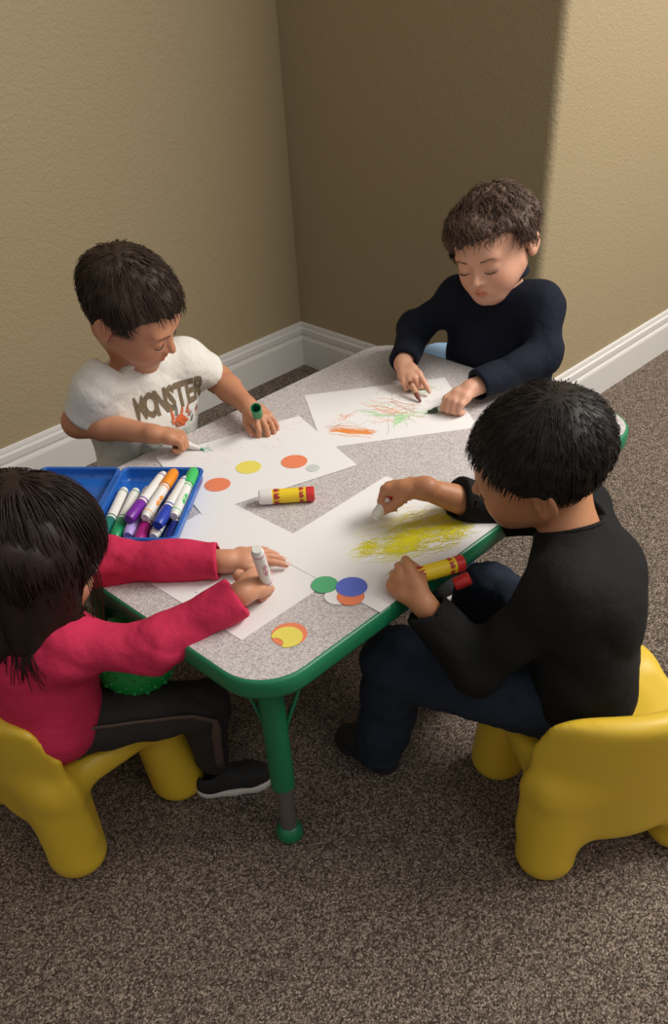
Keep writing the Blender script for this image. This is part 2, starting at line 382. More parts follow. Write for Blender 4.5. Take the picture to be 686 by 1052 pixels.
def smear(n, cx0, cx1, cy, sg, wdt, m, nm, z, ln=(.02, .06)):
    s = Strokes()
    for i in range(n):
        t = random.random(); g = random.gauss(0, sg*(1.15-.7*abs(t-.55))); x = cx0+(cx1-cx0)*t+g*.7+random.gauss(0, .005); y = cy+.010*math.sin(t*5)+g-.010*(t > .6)
        y = max(y, .024)
        s.line(wig((x, y), (1, -.45+random.gauss(0, .2)), random.uniform(*ln), .003), wdt, z)
    s.build(nm, m, shD)
smear(330, .325, .468, .080, .027, .0009, YLF, 'faint_yellow_scribble', zD)
smear(60, .300, .335, .105, .010, .0009, YLF, 'faint_yellow_scribble', zD)
smear(34, .34, .40, .14, .008, .0006, YLF, 'faint_yellow_scribble', zD)
smear(210, .345, .450, .076, .0150, .0011, YLI, 'yellow_scribble', zD+.0004)
smear(60, .303, .335, .104, .006, .0008, YLI, 'yellow_scribble', zD+.0004, (.01, .03))
s = Strokes()
for x, y in ((.112, .19), (.124, .186), (.095, .205), (.082, .225), (.132, .17)): s.line(wig((x, y), (random.random(), random.random()), .004, .0005, 4), .0012, Z1+.00045)
s.build('purple_dot', PUR, shC)
s = Strokes()
for x, y in ((.525, .478), (.50, .47), (.44, .44), (.425, .455), (.39, .49), (.375, .50), (.35, .475), (.46, .455), (.335, .505)): s = Strokes(); s.line(wig((x, y), (random.gauss(0, 1), random.gauss(0, 1)), .022, .005, 9), .0007, Z2+.00045); s.build('red_squiggle', ink('pale_red_ink', (.75, .48, .44)), shA)
s = Strokes()
for k in range(5): s.line(wig((.352+.002*k, .524+.004*k), (1, -.55+.1*k), .016, .003, 6), .0012, Z2+.00045)
s.build('green_squiggle', ink('dark_green_ink', (.10, .42, .27)), shA)
# --- paper circles
def disc_poly(c, r, n=40): return [(c[0]+r*math.cos(2*math.pi*i/n), c[1]+r*math.sin(2*math.pi*i/n)) for i in range(n)]
def circle(c, r, z, m, label, poly=None):
    b = MB(); b.prism([(x-c[0], y-c[1]) for x, y in (poly or disc_poly(c, r))], 0, .00035); o = b.build('paper_circle', m); o.location = (*c, z)
    tag(o, label=label, cat='paper circle', group='coloured paper circles'); return o
ORP = mat('orange_paper', (.80, .24, .12), .7, spec=.2); YLP = mat('yellow_paper', (.78, .68, .13), .7, spec=.2); GRP = mat('green_paper', (.10, .42, .20), .7, spec=.2)
BLP = mat('blue_paper', (.12, .17, .60), .7, spec=.2); WHP = mat('white_circle_paper', (.82, .81, .80), .7, spec=.2); GYP = mat('pale_grey_paper', (.56, .60, .58), .7, spec=.2)
circle((.2895, .424), .0215, Z3, ORP, 'orange paper circle nearest the blue marker box')
circle((.360, .4265), .0215, Z3, YLP, 'yellow paper circle between the two whole orange ones')
circle((.422, .3795), .0225, Z3, ORP, 'orange paper circle beside the tiny pale grey one')
circle((.4265, .339), .0115, Z3, GYP, 'tiny pale grey paper circle at the sheet edge')
circle((.203, .068), .0185, Z2, WHP, 'white paper circle peeking from under the blue one')
circle((.213, .0535), .019, Z2+.0005, ORP, 'orange paper circle half under the blue one by the table edge')
circle((.2095, .0995), .019, Z3-.00005, GRP, 'green paper circle half under the blue one')
circle((.2295, .067), .022, Z3+.0004, BLP, 'blue paper circle on top of three others near the table edge')
circle((.1045, .0615), .0235, Z1, ORP, 'orange paper circle under the yellow one at the near table corner')
yc = (.0985, .0595); bite = (.0785, .0625); pol = []
for i in range(80):
    a = 2*math.pi*i/80; x = yc[0]+.0205*math.cos(a); y = yc[1]+.0205*math.sin(a)
    d = math.hypot(x-bite[0], y-bite[1])
    if d < .0115: k = .0115/max(d, 1e-6); x2 = bite[0]+(x-bite[0]); pass
    pol.append((x, y, d))
out = [(x, y) for x, y, d in pol if d >= .0115]
k0 = next(i for i in range(80) if pol[i][2] >= .0115 and pol[i-1][2] < .0115); seq = [pol[(k0+i) % 80] for i in range(80)]; out = [(x, y) for x, y, d in seq if d >= .0115]
a1 = math.atan2(out[-1][1]-bite[1], out[-1][0]-bite[0]); a0 = math.atan2(out[0][1]-bite[1], out[0][0]-bite[0])
while a1 < a0: a1 += 2*math.pi
if a1-a0 > math.pi: a0 += 2*math.pi
out += [(bite[0]+.0115*math.cos(a1+(a0-a1)*i/12), bite[1]+.0115*math.sin(a1+(a0-a1)*i/12)) for i in range(1, 12)]
circle(yc, .02, Z1+.0005, YLP, 'yellow paper circle with a bite out of it at the near table corner', poly=out)
# --- markers
def along(p0, p1, roll=0):                    # matrix that carries local z onto p0 -> p1
    d = Vector(p1)-Vector(p0); q = Vector((0, 0, 1)).rotation_difference(d.normalized()); return q @ Euler((0, 0, roll)).to_quaternion()
BODYW = mat('white_marker_barrel', (.78, .77, .74), .3, spec=.5)
def place(name, p0, p1, label, cat, group, roll=0): return empty(name, p0, along(p0, p1, roll), label=label, cat=cat, group=group)
def marker(p0, p1, cap, label, group='felt tip markers in the blue box', capped=True, R=.0082, L=.135, roll=0, captype='marker'):
    r = place('marker', p0, p1, label, 'marker', group, roll)
    cm = mat('marker_colour_%s' % cap[0], cap[1], .35, spec=.5)
    b = MB(); b.lathe([(0, 0), (R*.72, 0), (R*.8, .0012), (R*.8, .006), (R*.97, .0075), (R, .009), (R, L-.047), (R*.8, L-.0465), (R*.8, L-.04), (0, L-.04)], 20); autosmooth(b.build('barrel', BODYW, r))
    b = MB(); b.lathe([(R*1.005, L-.054), (R*1.03, L-.0538), (R*1.03, L-.0512), (R*1.005, L-.051)], 20); autosmooth(b.build('colour_ring', cm, r)); b = MB(); b.lathe([(R*1.005, .0105), (R*1.03, .0107), (R*1.03, .0125), (R*1.005, .0127)], 20); autosmooth(b.build('colour_ring', cm, r))
    V = []; Fc = []; n = 14                    # oval printed on the barrel
    V.append((R*1.012, 0, .045))
    for i in range(n): a = 2*math.pi*i/n; t = .8*math.cos(a)*.62; V.append((R*1.012*math.cos(t), R*1.012*math.sin(t), .045+.014*math.sin(a)))
    b = MB(); b.add(V, [(0, 1+i, 1+(i+1) % n) for i in range(n)]); b.build('printed_oval', cm, r)
    if capped:
        b = MB(); b.lathe([(R*1.1, L-.045), (R*1.14, L-.044), (R*1.12, L-.012), (R*1.0, L-.003), (R*.86, L), (R*.6, L), (0, L-.001)], 20); autosmooth(b.build('cap', cm, r))
    else:
        b = MB(); b.lathe([(R*.8, L-.042), (R*.66, L-.039), (R*.6, L-.030), (R*.34, L-.024), (R*.3, L-.020)], 18); autosmooth(b.build('nozzle', BODYW, r))
        b = MB(); b.lathe([(R*.28, L-.021), (R*.24, L-.016), (0, L-.0125)], 12); autosmooth(b.build('nib', cm, r))
    return r
C_ = dict(teal=(.01, .16, .14), green=(.01, .26, .10), lavender=(.42, .33, .70), purple=(.17, .02, .33), orange=(.85, .28, .02), magenta=(.33, .01, .17), dark=(.035, .01, .06), blue=(.02, .05, .40), lime=(.05, .50, .12), navy=(.01, .02, .18), red=(.6, .03, .03), pinkm=(.75, .35, .45))
A_ = Vector((.785, .62, 0)).normalized(); W_ = Vector((-A_.y, A_.x, 0))     # the box's long and short directions
BR = Vector((.2835, .4475, 0)); BL_, BW_ = .205, .134                           # right far corner, length, width of the tray
def bx(u, w, z): q = BR-A_*u+W_*w; return (q.x, q.y, z)
BLUEP = mat('translucent_blue_plastic', (.03, .19, .70), .2, spec=.5, trans=.4)
def tray(name, w0, w1, h, parent, off, base_z):
    def f(Pt):
        q = Pt-V3(bx(BL_/2, (w0+w1)/2, 0)); M = np.array([list(A_), list(W_), [0, 0, 1]]).T
        hx, hw = BL_/2, abs(w1-w0)/2
        o = rbox(Pt, bx(BL_/2, (w0+w1)/2, base_z+h/2+.02), (hx, hw, h/2+.02), .012, M); o = smax(o, Pt[:, 2]-(base_z+h), .001)
        i = rbox(Pt, bx(BL_/2, (w0+w1)/2, base_z+h/2+.024), (hx-.0035, hw-.0035, h/2+.0205), .009, M)
        d = smax(o, -i, .001)
        rim = np.abs(rbox(Pt, bx(BL_/2, (w0+w1)/2, base_z+h/2+.02), (hx, hw, h/2+.06), .012, M)+.0005)-.0035
        rim = smax(rim, np.abs(Pt[:, 2]-(base_z+h-.002))-.002, .002)
        return smin(d, rim, .001).astype(F32)
    cs = np.array([bx(u, w, 0) for u in (0, BL_) for w in (w0, w1)]); lo = cs.min(0)-.012; hi = cs.max(0)+.012; lo[2] = base_z-.006; hi[2] = base_z+h+.008
    V, Fa = sculpt(f, lo, hi, .0022); V = relax(V, Fa, 1, .4); V[:, 2] = np.maximum(V[:, 2], base_z); return npmesh(name, V, Fa, BLUEP, parent, off=off)
bo = bx(BL_/2, BW_, TZ+.001); box = empty('marker_box', bo, label='open blue plastic marker box full of markers beside the girl in pink', cat='box')
tray('tray', 0, BW_, .026, box, bo, Z3+.0002); tray('lid', BW_+.006, 2*BW_+.006, .022, box, bo, Z3+.0042)
b = MB(); b.tube([bx(.03, BW_+.003, TZ+.0245), bx(BL_-.03, BW_+.003, TZ+.0245)], .0032, 10); b.build('hinge', BLUEP, box, smooth=True, off=bo)
zm = Z3+.0002+.0035+.0092; zu = zm+.0165
def cm_(n): return (n, C_[n])
mk = [  # (u, w) of the blunt end, (u, w) of the cap end, layer, colour, label
 ((.050, .121), (.180, .116), zm, 'teal', 'marker with dark teal cap nearest the open lid'),
 ((.052, .101), (.182, .097), zm, 'green', 'marker with dark green cap beside the teal-capped one'),
 ((.046, .082), (.180, .078), zm, 'lavender', 'marker with pale lavender cap'),
 ((.028, .058), (.158, .078), zu, 'purple', 'marker with violet cap lying across the others'),
 ((.156, .055), (.020, .042), zu, 'orange', 'marker with orange cap pointing away from the girl'),
 ((.062, .060), (.192, .058), zm, 'magenta', 'marker with dark magenta cap'),
 ((.182, .0385), (.050, .0295), zm, 'dark', 'marker with nearly black purple cap pointing to the far end'),
 ((.042, .0185), (.172, .030), zu, 'blue', 'marker with royal blue cap at the near end'),
 ((.148, .013), (.010, .012), zu-.002, 'lime', 'marker with bright green cap along the right wall of the box'),
 ((.060, .0125), (.190, .0125), zm, 'navy', 'marker with navy blue cap half under the bright green one')]
for (u0, w0), (u1, w1), z, c, lab in mk:
    a0 = Vector(bx(u0, w0, z)); a1 = Vector(bx(u1, w1, z)); marker(a0, a1, cm_(c), lab, roll=random.uniform(2.6, 3.6) if False else random.uniform(-.5, .5)+math.pi*1.5)
# the big glue stick lying in the middle of the table, and its likes in the hands
WCAP = mat('white_glue_cap', (.80, .78, .76), .35); REDP = mat('red_glue_base', (.62, .03, .03), .35); YLAB = mat('yellow_glue_label', (.85, .60, .02), .4); DRED = mat('dark_red_print', (.42, .04, .03), .45)
ORC = mat('orange_cap_ring', (.85, .33, .05), .4)
def glue(p0, p1, label, L=.088, R=.0105, uncapped=False, roll=0, only_body=False, body=None):
    r = place('glue_stick', p0, p1, label, 'glue stick', 'jumbo glue sticks', roll)
    b = MB(); b.lathe([(0, 0), (R*.8, 0), (R*.98, .001), (R, .003), (R, .0125), (R*.93, .0128), (R*.93, .0145), (0, .0145)], 26); autosmooth(b.build('twist_base', REDP, r))
    b = MB(); b.lathe([(0, .0135), (R*.97, .0135), (R*.98, L-.021), (R*.8, L-.0205), (R*.8, L-.016), (0, L-.016)], 26); autosmooth(b.build('tube', body or YLAB, r))
    if not body:
        for z0, z1 in ((.0165, .024), (L-.034, L-.024)):
            for k in range(6):
                a = k*1.047; V = []; n = 8
                for i in range(n+1):
                    t = i/n; V += [(R*1.0*math.cos(a+t*.85), R*1.0*math.sin(a+t*.85), z0+(z1-z0)*(.5-.5*abs(math.sin(t*math.pi*1.5)))), (R*1.0*math.cos(a+t*.85), R*1.0*math.sin(a+t*.85), z1)]
                b = MB(); b.add(V, [(2*i, 2*i+2, 2*i+3, 2*i+1) for i in range(n)]); b.build('red_print', DRED, r)
    if not uncapped:
        b = MB(); b.lathe([(R*.95, L-.0215), (R*1.04, L-.021), (R*1.02, L-.004), (R*.98, L-.001), (R*.9, L), (0, L)], 26); autosmooth(b.build('cap', WCAP, r))
    return r
glue((.3585, .2665, TZ+.0125), (.2935, .3275, TZ+.0125), 'glue stick with white cap and yellow and red label lying mid-table', R=.0118, roll=.9)
# green bumpy ball
BC = Vector((.004, .300, .334)); BRD = .0615
GB = mat('green_rubber_ball', (.012, .30, .06), .3, spec=.5, sub=.1)
nB = 150; pts = [Vector((math.cos(i*2.39996)*math.sqrt(1-(1-2*(i+.5)/nB)**2), math.sin(i*2.39996)*math.sqrt(1-(1-2*(i+.5)/nB)**2), 1-2*(i+.5)/nB)) for i in range(nB)]
b = MB(); pr2 = [(BRD*math.sin(math.pi*i/28), -BRD*math.cos(math.pi*i/28)) for i in range(29)]; b.lathe(pr2, 48)
ball = b.build('bumpy_ball', GB, smooth=True); ball.location = BC; tag(ball, label='green bumpy rubber ball in the lap of the girl in pink under the table', cat='ball')
b = MB()
for p_ in pts: b.lathe([(.0042, -.001), (.0030, .0014), (.0014, .0026), (0, .0029)], 8, Matrix.Translation(p_*BRD) @ Vector((0, 0, 1)).rotation_difference(p_).to_matrix().to_4x4())
q = b.build('rubber_nub', GB, ball, smooth=True); q['kind'] = 'stuff'
# ------------------------------------------------------------------ people
def srgb(h): return np.array([((v/255+.055)/1.055)**2.4 if v > 10 else v/255/12.92 for v in h])
def rot(yaw, pitch, roll):
    return np.array(Matrix.Rotation(math.radians(yaw), 3, 'Z') @ Matrix.Rotation(math.radians(-pitch), 3, 'X') @ Matrix.Rotation(math.radians(roll), 3, 'Y'))
CRC, CRR = V3((0, -.012, .018)), V3((.0715, .084, .067))
def head_fn(q, mouth_open=0.0, cheek=1.0):    # a toddler's head; face +Y, up +Z, centre between the ears
    ax = np.abs(q[:, 0]); s = q.copy(); s[:, 0] = ax
    d = ell(s, CRC, CRR)
    d = smin(d, ell(s, (0, .026, -.028), (.0505, .050, .050)), .03)
    d = smin(d, ell(s, (.0265, .043, -.039), (.0245*cheek, .026, .025)), .022)          # cheeks
    d = smin(d, ell(s, (0, .058, -.0735), (.0165, .0155, .0125)), .022)       # chin
    d = smin(d, rc(s, (.040, .0, -.042), (.014, .047, -.070), .020, .016), .03)   # jaw
    d = smin(d, ell(s, (.022, .060, .008), (.022, .013, .009)), .014)      # brow
    d = smax(d, -ell(s, (.0275, .0835, -.0085), (.0175, .0125, .0115)), .012) # eye sockets
    d = smin(d, ell(s, (.0275, .0600, -.0095), (.0150, .0135, .0115)), .004) # lids over the eyeballs
    lid = rc(s, (.0155, .0735, -.0158), (.0285, .0745, -.0176), .0011); lid = np.minimum(lid, rc(s, (.0285, .0745, -.0176), (.0395, .0685, -.0165), .0011))
    d = smax(d, -lid, .0018)
    d = smin(d, rc(s, (0, .069, -.006), (0, .0865, -.029), .0060, .0080), .008)    # nose
    d = smin(d, ell(s, (.0088, .0785, -.0325), (.0058, .0062, .0052)), .0045)
    d = smax(d, -ell(s, (.0050, .0840, -.0385), (.0025, .004, .0022)), .002)
    d = smin(d, ell(s, (0, .066, -.052), (.020, .0150, .0125)), .012)        # muzzle
    up = rc(s, (0, .0805, -.0498), (.0052, .0797, -.0485), .0036, .0034); up = np.minimum(up, rc(s, (.0052, .0797, -.0485), (.0135, .0735, -.0525), .0034, .0012))
    lo = rc(s, (0, .0785, -.0572-.6*mouth_open), (.0068, .0768, -.0565-.5*mouth_open), .0040, .0034); lo = np.minimum(lo, rc(s, (.0068, .0768, -.0565-.5*mouth_open), (.0135, .0732, -.0532), .0034, .001))
    d = smin(d, up, .003); d = smin(d, lo, .003)
    cut = ell(s, (0, .0840, -.0540-.3*mouth_open), (.0125, .010, .0008+.55*mouth_open)); d = smax(d, -cut, .0015)
    # ears
    c, sn = math.cos(.42), math.sin(.42); eM = np.array([[c, 0, 0], [-sn, 1, 0], [0, 0, 1]], F32)
    er = s-V3((.0735, -.012, -.012)); er = np.stack([er[:, 0]*c+er[:, 1]*sn, -er[:, 0]*sn+er[:, 1]*c, er[:, 2]-.12*er[:, 1]*0], 1)
    e = ell(er, (0, -.006, .001), (.0055, .0165, .0235)); e = smin(e, ell(er, (0, .000, -.018), (.005, .0075, .008)), .006)
    e = smax(e, -ell(er, (.0065, -.006, .003), (.0050, .0105, .0165)), .0025)
    e = smin(e, rc(er, (.0022, -.004, -.007), (.0024, -.007, .011), .0022, .002), .003); e = smin(e, ell(er, (.002, .005, -.004), (.004, .004, .005)), .003)
    d = smin(d, e, .005)
    return d
def head_col(q, base):                        # lips and a flush belong to the skin itself
    q = q.copy(); ax = np.abs(q[:, 0]); n = len(q); c = np.tile(base, (n, 1))
    dl = np.sqrt((ax/.0138)**2+((q[:, 2]+.0535)/.0072)**2); m = np.clip(1.25-dl, 0, 1)*(q[:, 1] > .066)
    m = np.clip(m*3, 0, 1)[:, None]; c = c*(1-m)+(base*np.array([.86, .58, .57]))*m
    dc = np.sqrt(((ax-.036)/.02)**2+((q[:, 2]+.036)/.018)**2+((q[:, 1]-.06)/.03)**2); m = (np.clip(1.2-dc, 0, 1)*.35)[:, None]; c = c*(1-m)+(base*np.array([1.1, .72, .66]))*m
    return c
def hand_parts(W, D, N, side, L=.098, curl=((30, 35, 20),)*4, spread=4, thumb=(45, 20, 25, 20), wr=.0150, thick=1.0):
    """W wrist, D towards the fingers, N back of the hand, side +1 right / -1 left. thumb: swing out, drop to palm, bend, bend"""
    D = Vector(D).normalized(); N = Vector(N); N = (N-D*N.dot(D)).normalized(); S = N.cross(D)*side   # S: towards the thumb
    W = Vector(W); s = L/.098; PL = .050*s
    ks = [(.0185, .000, .0405, .0062), (.0062, .0015, .040, .0063), (-.0062, .001, .0375, .0060), (-.0175, -.002, .031, .0054)]
    bl = [PL*1.0, PL*1.03, PL*.99, PL*.92]; fing = []; roots = []
    for i, (o, n, fl, fr) in enumerate(ks):
        K = W+D*bl[i]+S*(o*s)+N*(n*s); roots.append(K)
        sp = math.radians((1.5-i)*spread); cu = curl[i] if len(curl) > i else curl[-1]; pts = [W+D*(bl[i]*.55)+S*(o*s*.75), K]; rs = [fr*s*1.1*thick, fr*s*1.12*thick]; ang = 0
        seg = [fl*s*.46, fl*s*.30, fl*s*.24]; p = K
        for j in range(3):
            ang += math.radians(cu[j]); dd = (D*math.cos(sp)+S*math.sin(sp)); v = dd*math.cos(ang)-N*math.sin(ang)
            p = p+v*seg[j]; pts.append(p); rs.append(fr*s*thick*(1.0, .93, .80)[j])
        fing.append((pts, rs))
    a, b_, c1, c2 = [math.radians(x) for x in thumb]
    T0 = W+D*.014*s+S*.013*s-N*.002*s; v = (D*math.cos(a)+S*math.sin(a)); v = v*math.cos(b_)-N*math.sin(b_); inn = (D-S*.9-N*.3).normalized()
    t1 = T0+v*.021*s; v2 = (v*math.cos(c1)+inn*math.sin(c1)).normalized(); t2 = t1+v2*.0165*s; v3 = (v2*math.cos(c2)+inn*math.sin(c2)).normalized(); t3 = t2+v3*.0125*s
    th = ([T0, t1, t2, t3], [.0085*s, .0078*s, .0068*s, .0055*s])
    ctr = W+D*.05*s
    def fn(P):
        Pm = [W+D*PL*.50+S*.0105*s, W+D*PL*.50-S*.0110*s]
        d = rc(P, W-D*.006, Pm[0], wr*s*1.0, .0128*s); d = smin(d, rc(P, W-D*.006, Pm[1], wr*s*1.0, .0118*s), .008)
        d = smin(d, rc(P, Pm[0], roots[0]-D*.006*s, .0118*s, .0085*s), .006); d = smin(d, rc(P, Pm[1], roots[3]-D*.004*s, .0110*s, .0078*s), .006)
        d = smin(d, rc(P, W+D*PL*.6, (roots[1]+roots[2])/2-D*.006*s, .0110*s, .0092*s), .007)
        d = smin(d, chain(P, th[0], th[1], .001), .006)
        fd = None
        for pts, rs in fing:
            q = chain(P, pts, rs, .0012); fd = q if fd is None else smin(fd, q, .0007)
        return smin(d, fd, .004)
    tips = [f[0][-1] for f in fing]
    return dict(fn=fn, ctr=ctr, R=.092*s, tips=tips, W=W, D=D, N=N, S=S, thumb=th[0], fing=fing)
def nails(hd, parent, off, m):
    for (pts, rs) in hd['fing']+[(hd['thumb'], [0, 0, 0, .0058])]:
        e = pts[-1]; v = (pts[-1]-pts[-2]).normalized(); n = hd['N']-v*hd['N'].dot(v)
        if n.length < .15: n = hd['D']-v*hd['D'].dot(v)
        n.normalize(); w = v.cross(n); V = []; r = rs[-1]
        if (pts[-2]-pts[-3]).normalized().dot(v) < 2:                      # nail lies on the outer side of the bend
            bnd = (pts[-2]-pts[-3]).normalized()-v*(pts[-2]-pts[-3]).normalized().dot(v)
            if bnd.length > .12: n = bnd.normalized(); w = v.cross(n)
        nx = 5
        for i in range(nx):
            for j in range(4):
                a = (i/(nx-1)-.5)*1.7; z = (j/3-.35)*r*1.5*(1 if 0 < i < nx-1 else .8)
                V.append(e+v*z+(n*math.cos(a)+w*math.sin(a))*r*1.06)
        b = MB(); b.add(V, [(i*4+j, i*4+j+1, i*4+j+5, i*4+j+4) for i in range(nx-1) for j in range(3)]); b.build('fingernail', m, parent, smooth=True, off=off)
def arm_fn(S, E, W, rs=(.028, .025, .019, .0155)):
    S, E, W = Vector(S), Vector(E), Vector(W); mid = E.lerp(W, .35)
    return lambda P: smin(rc(P, S, E, rs[0], rs[1]), smin(rc(P, E, mid, rs[1], rs[1]*.96), rc(P, mid, W, rs[1]*.96, rs[3]), .008), .012)
def torso_fn(pel, chest, neck, shR, shL, g=0.0, hw=.052):
    pel, chest, neck, shR, shL = [Vector(v) for v in (pel, chest, neck, shR, shL)]
    ax = (shL-shR).normalized(); up = (chest-pel).normalized(); ax = (ax-up*ax.dot(up)).normalized()
    def fn(P):
        d = rc(P, pel+ax*hw, chest+ax*(hw-.004), .062+g, .060+g); d = smin(d, rc(P, pel-ax*hw, chest-ax*(hw-.004), .062+g, .060+g), .05)
        d = smin(d, rc(P, chest+ax*.035, shL.lerp(neck, .18), .050+g, .031+g), .045); d = smin(d, rc(P, chest-ax*.035, shR.lerp(neck, .18), .050+g, .031+g), .045)
        d = smin(d, rc(P, shL, shR, .030+g, .030+g), .03); d = smin(d, rc(P, chest, neck, .045+g, .028+g), .04)
        return d
    return fn
def person(nm, root, label, head, skin, torso, arms, hands, shirt, hair, legs=None, mouth=0.0, hs=1.0, cheek=1.0, group='children at the play table'):
    """head: (centre, yaw, pitch, roll); arms: {R: (S, E, W), L: ...}; hands: list of hand dicts"""
    off = tuple(root); r = empty('person', off, label=label, cat='person', group=group)
    hc, M = V3(head[0]), rot(*head[1:]).astype(F32); base = srgb(skin)
    nb = Vector(torso['neck']); n0 = Vector(tuple(np.array(hc)+M @ np.array((0, -.024, -.055)))); 
    tf = torso_fn(torso['pel'], torso['chest'], torso['neck'], arms['R'][0], arms['L'][0], shirt.get('g', .004)-.010, shirt.get('hw', .052)-.003)
    afs = [arm_fn(*a) for a in arms.values()]; hfs = [h for h in hands]
    def skin_fn(P):
        d = near(P, hc, .112*hs, lambda Q: head_fn((Q-hc) @ M/F32(hs), mouth, cheek)*F32(hs))
        d = smin(d, rc(P, n0, nb, .036, .036), .022)
        d = smin(d, tf(P), .02)
        for a in afs: d = smin(d, a(P), .012)
        for h in hfs: d = smin(d, near(P, h['ctr'], h['R'], h['fn']), .006)
        return d.astype(F32)
    pts = [np.array(hc)+o for o in ((-.12,)*3, (.12,)*3)]+[np.array(torso[k])+o for k in ('pel', 'chest') for o in ((-.14,)*3, (.14,)*3)]+[np.array(h['ctr'])+o for h in hands for o in ((-.075,)*3, (.075,)*3)]+[np.array(p)+o for a in arms.values() for p in a for o in (-.045, .045)]
    lo, hi = np.min(pts, 0), np.max(pts, 0)
    V, Fa = sculpt(skin_fn, lo, hi, .0021); V = relax(V, Fa, 1, .35)
    q = ((V-np.array(hc)) @ M)/hs; col = np.tile(base, (len(V), 1)); hm = np.linalg.norm(q, axis=1) < .115; col[hm] = head_col(q[hm], base)
    for h in hands:                            # knuckles and finger tips are a little pinker
        for tp in h['tips']+[h['thumb'][-1]]:
            w_ = np.clip(1-np.linalg.norm(V-np.array(tp), axis=1)/.013, 0, 1)[:, None]*.3; col = col*(1-w_)+base*np.array([1.08, .8, .78])*w_
    SK = attr_mat('skin', 'tint', .48, .16, [(260, .12, .001)], .4)
    body = npmesh('body', V, Fa, SK, r, col, off)
    NM = mat('fingernail_pink', (.62, .36, .29), .3)
    for h in hands: nails(h, r, off, NM)
    # lashes and brows
    def HW(v): return Vector(tuple(np.array(hc)+M @ (np.array(v)*hs)))
    TR = bvh_of(V[hm], np.zeros((0, 4), int)) if False else bvh_of(V, Fa)
    def surf(v, lift):
        o = HW((v[0]*1.0, .13, v[2])); dd = (HW((v[0]*.75, .0, v[2]))-o).normalized(); h = TR.ray_cast(o, dd, .2)
        return h[0]-dd*lift if h[0] is not None else HW(v)
    HB = mat('dark_lashes', (.02, .012, .008), .6)
    for sx in (-1, 1):
        b = MB(); b.tube([HW((sx*x, y, z)) for x, y, z in ((.0150, .0722, -.0156), (.0205, .0748, -.0168), (.0285, .0752, -.0178), (.0355, .0722, -.0174), (.0405, .0680, -.0168))], [.0003, .0009, .0012, .0011, .0004], 6)
        b.build('eyelashes', HB, r, smooth=True, off=off)
        b = MB()
        for k in range(90):
            t = k/89; x = .0135+.030*t; y = .0772-.0135*t*t; z = .0050+.0030*math.sin(t*2.6)+random.uniform(-.0022, .0022)
            y0 = y; 
            p0 = surf((sx*x, y0, z-.0006), -.0004); p1 = surf((sx*(x+.0038), y0, z+.0012), .0003); b.tube([p0, p1], [.00042, .00015], 4, c=tuple(np.array(hair['base'])*.9+.01))
        b.build('eyebrow', hair['mat'], r, off=off, col=True)
    # the shirt
    fsh, los, his = shirt['fn'], lo-.02, hi+.02
    cl = shirt['arms']
    def cloth(P):
        d = torso_fn(torso['pel'], torso['chest'], torso['neck'], arms['R'][0], arms['L'][0], shirt.get('g', .004), shirt.get('hw', .052))(P)
        if 'extra' in shirt: d = shirt['extra'](P, d)
        for k, (frac, ra, rb) in cl.items():
            S, E, W = [Vector(v) for v in arms[k]]
            if frac <= 1: C = S.lerp(E, frac); a = rc(P, S, C, ra, rb); dr = (E-S).normalized()
            else: C = E.lerp(W, frac-1); a = smin(rc(P, S, E, ra, (ra+rb)/2), rc(P, E, C+(C-E).normalized()*.01, (ra+rb)/2, rb), .02); dr = (W-E).normalized()
            wa = shirt.get('wr', .0022)
            if frac > 1:
                q = P-V3(E); el = np.sqrt((q*q).sum(1)); a = a+wrinkle(P, 5+ord(k), 70, wa*.9)*np.clip(1.4-el/.05, .12, 1)
            a = smax(a, plane(P, C, dr), .002); inner = rc(P, C-dr*.010, C+dr*.03, rb-.0062); a = smax(a, -inner, .002)
            ring = np.abs(rc(P, C-dr*.03, C+dr*.03, rb-.0022))-.0022; ring = smax(ring, np.abs(plane(P, C-dr*.004, dr))-.004, .002); a = smin(a, ring, .002)
            d = smin(d, a, .022)
        d = d+wrinkle(P, shirt.get('seed', 3), 26, shirt.get('wr', .0022))
        # neck opening
        nn = (n0-nb).normalized(); C = nb+nn*shirt.get('nh', .018); nr = shirt.get('nr', .043)
        d = smax(d, -smax(-plane(P, C, nn), rc(P, C-nn*.03, C+nn*.06, nr+.016), .003), .003); d = smax(d, -rc(P, C-nn*.012, C+nn*.05, nr-.001), .003)
        if shirt.get('hem') is not None: d = smax(d, -plane(P, shirt['hem'][0], shirt['hem'][1]), .003)
        return d.astype(F32)
    if fsh: cloth = fsh
    SV, SF = sculpt(cloth, los, his, .0032); SV = relax(SV, SF, 2, .5)
    so = npmesh('shirt', SV, SF, shirt['mat'], r, None, off)
    nn = (n0-nb).normalized(); C = nb+nn*shirt.get('nh', .018); t1 = nn.orthogonal().normalized(); t2 = nn.cross(t1)
    b = MB(); cr = shirt.get('nr', .043)+.001; b.tube([C-nn*.003+(t1*math.cos(a)+t2*math.sin(a))*cr for a in [2*math.pi*i/40 for i in range(41)]], shirt.get('cw', .0042), 10)
    b.build('collar', shirt['mat'], so, smooth=True, off=off)
    if legs: legs(r, off)
    # hair
    HM = hair['mat']; hb = hair['fn']
    hw = lambda P: hb((P-hc) @ M/F32(hs))*F32(hs)
    R = hair.get('R', .14)
    HV, HF = sculpt(lambda P: near(P, hc, R, hw).astype(F32), np.array(hc)-R, np.array(hc)+R, .0026); HV = relax(HV, HF, 1, .4)
    lq = ((HV-np.array(hc)) @ M)/hs
    sh = hair['col'](lq) if 'col' in hair else np.tile(np.array(hair['base']), (len(HV), 1))*(.75+.35*np.clip(np.sin(lq[:, :1]*260+lq[:, 1:2]*90)+RNG.normal(size=(len(HV), 1))*.4, -1, 1)*.5+.1)
    ho = npmesh('hair', HV, HF, HM, r, sh, off)
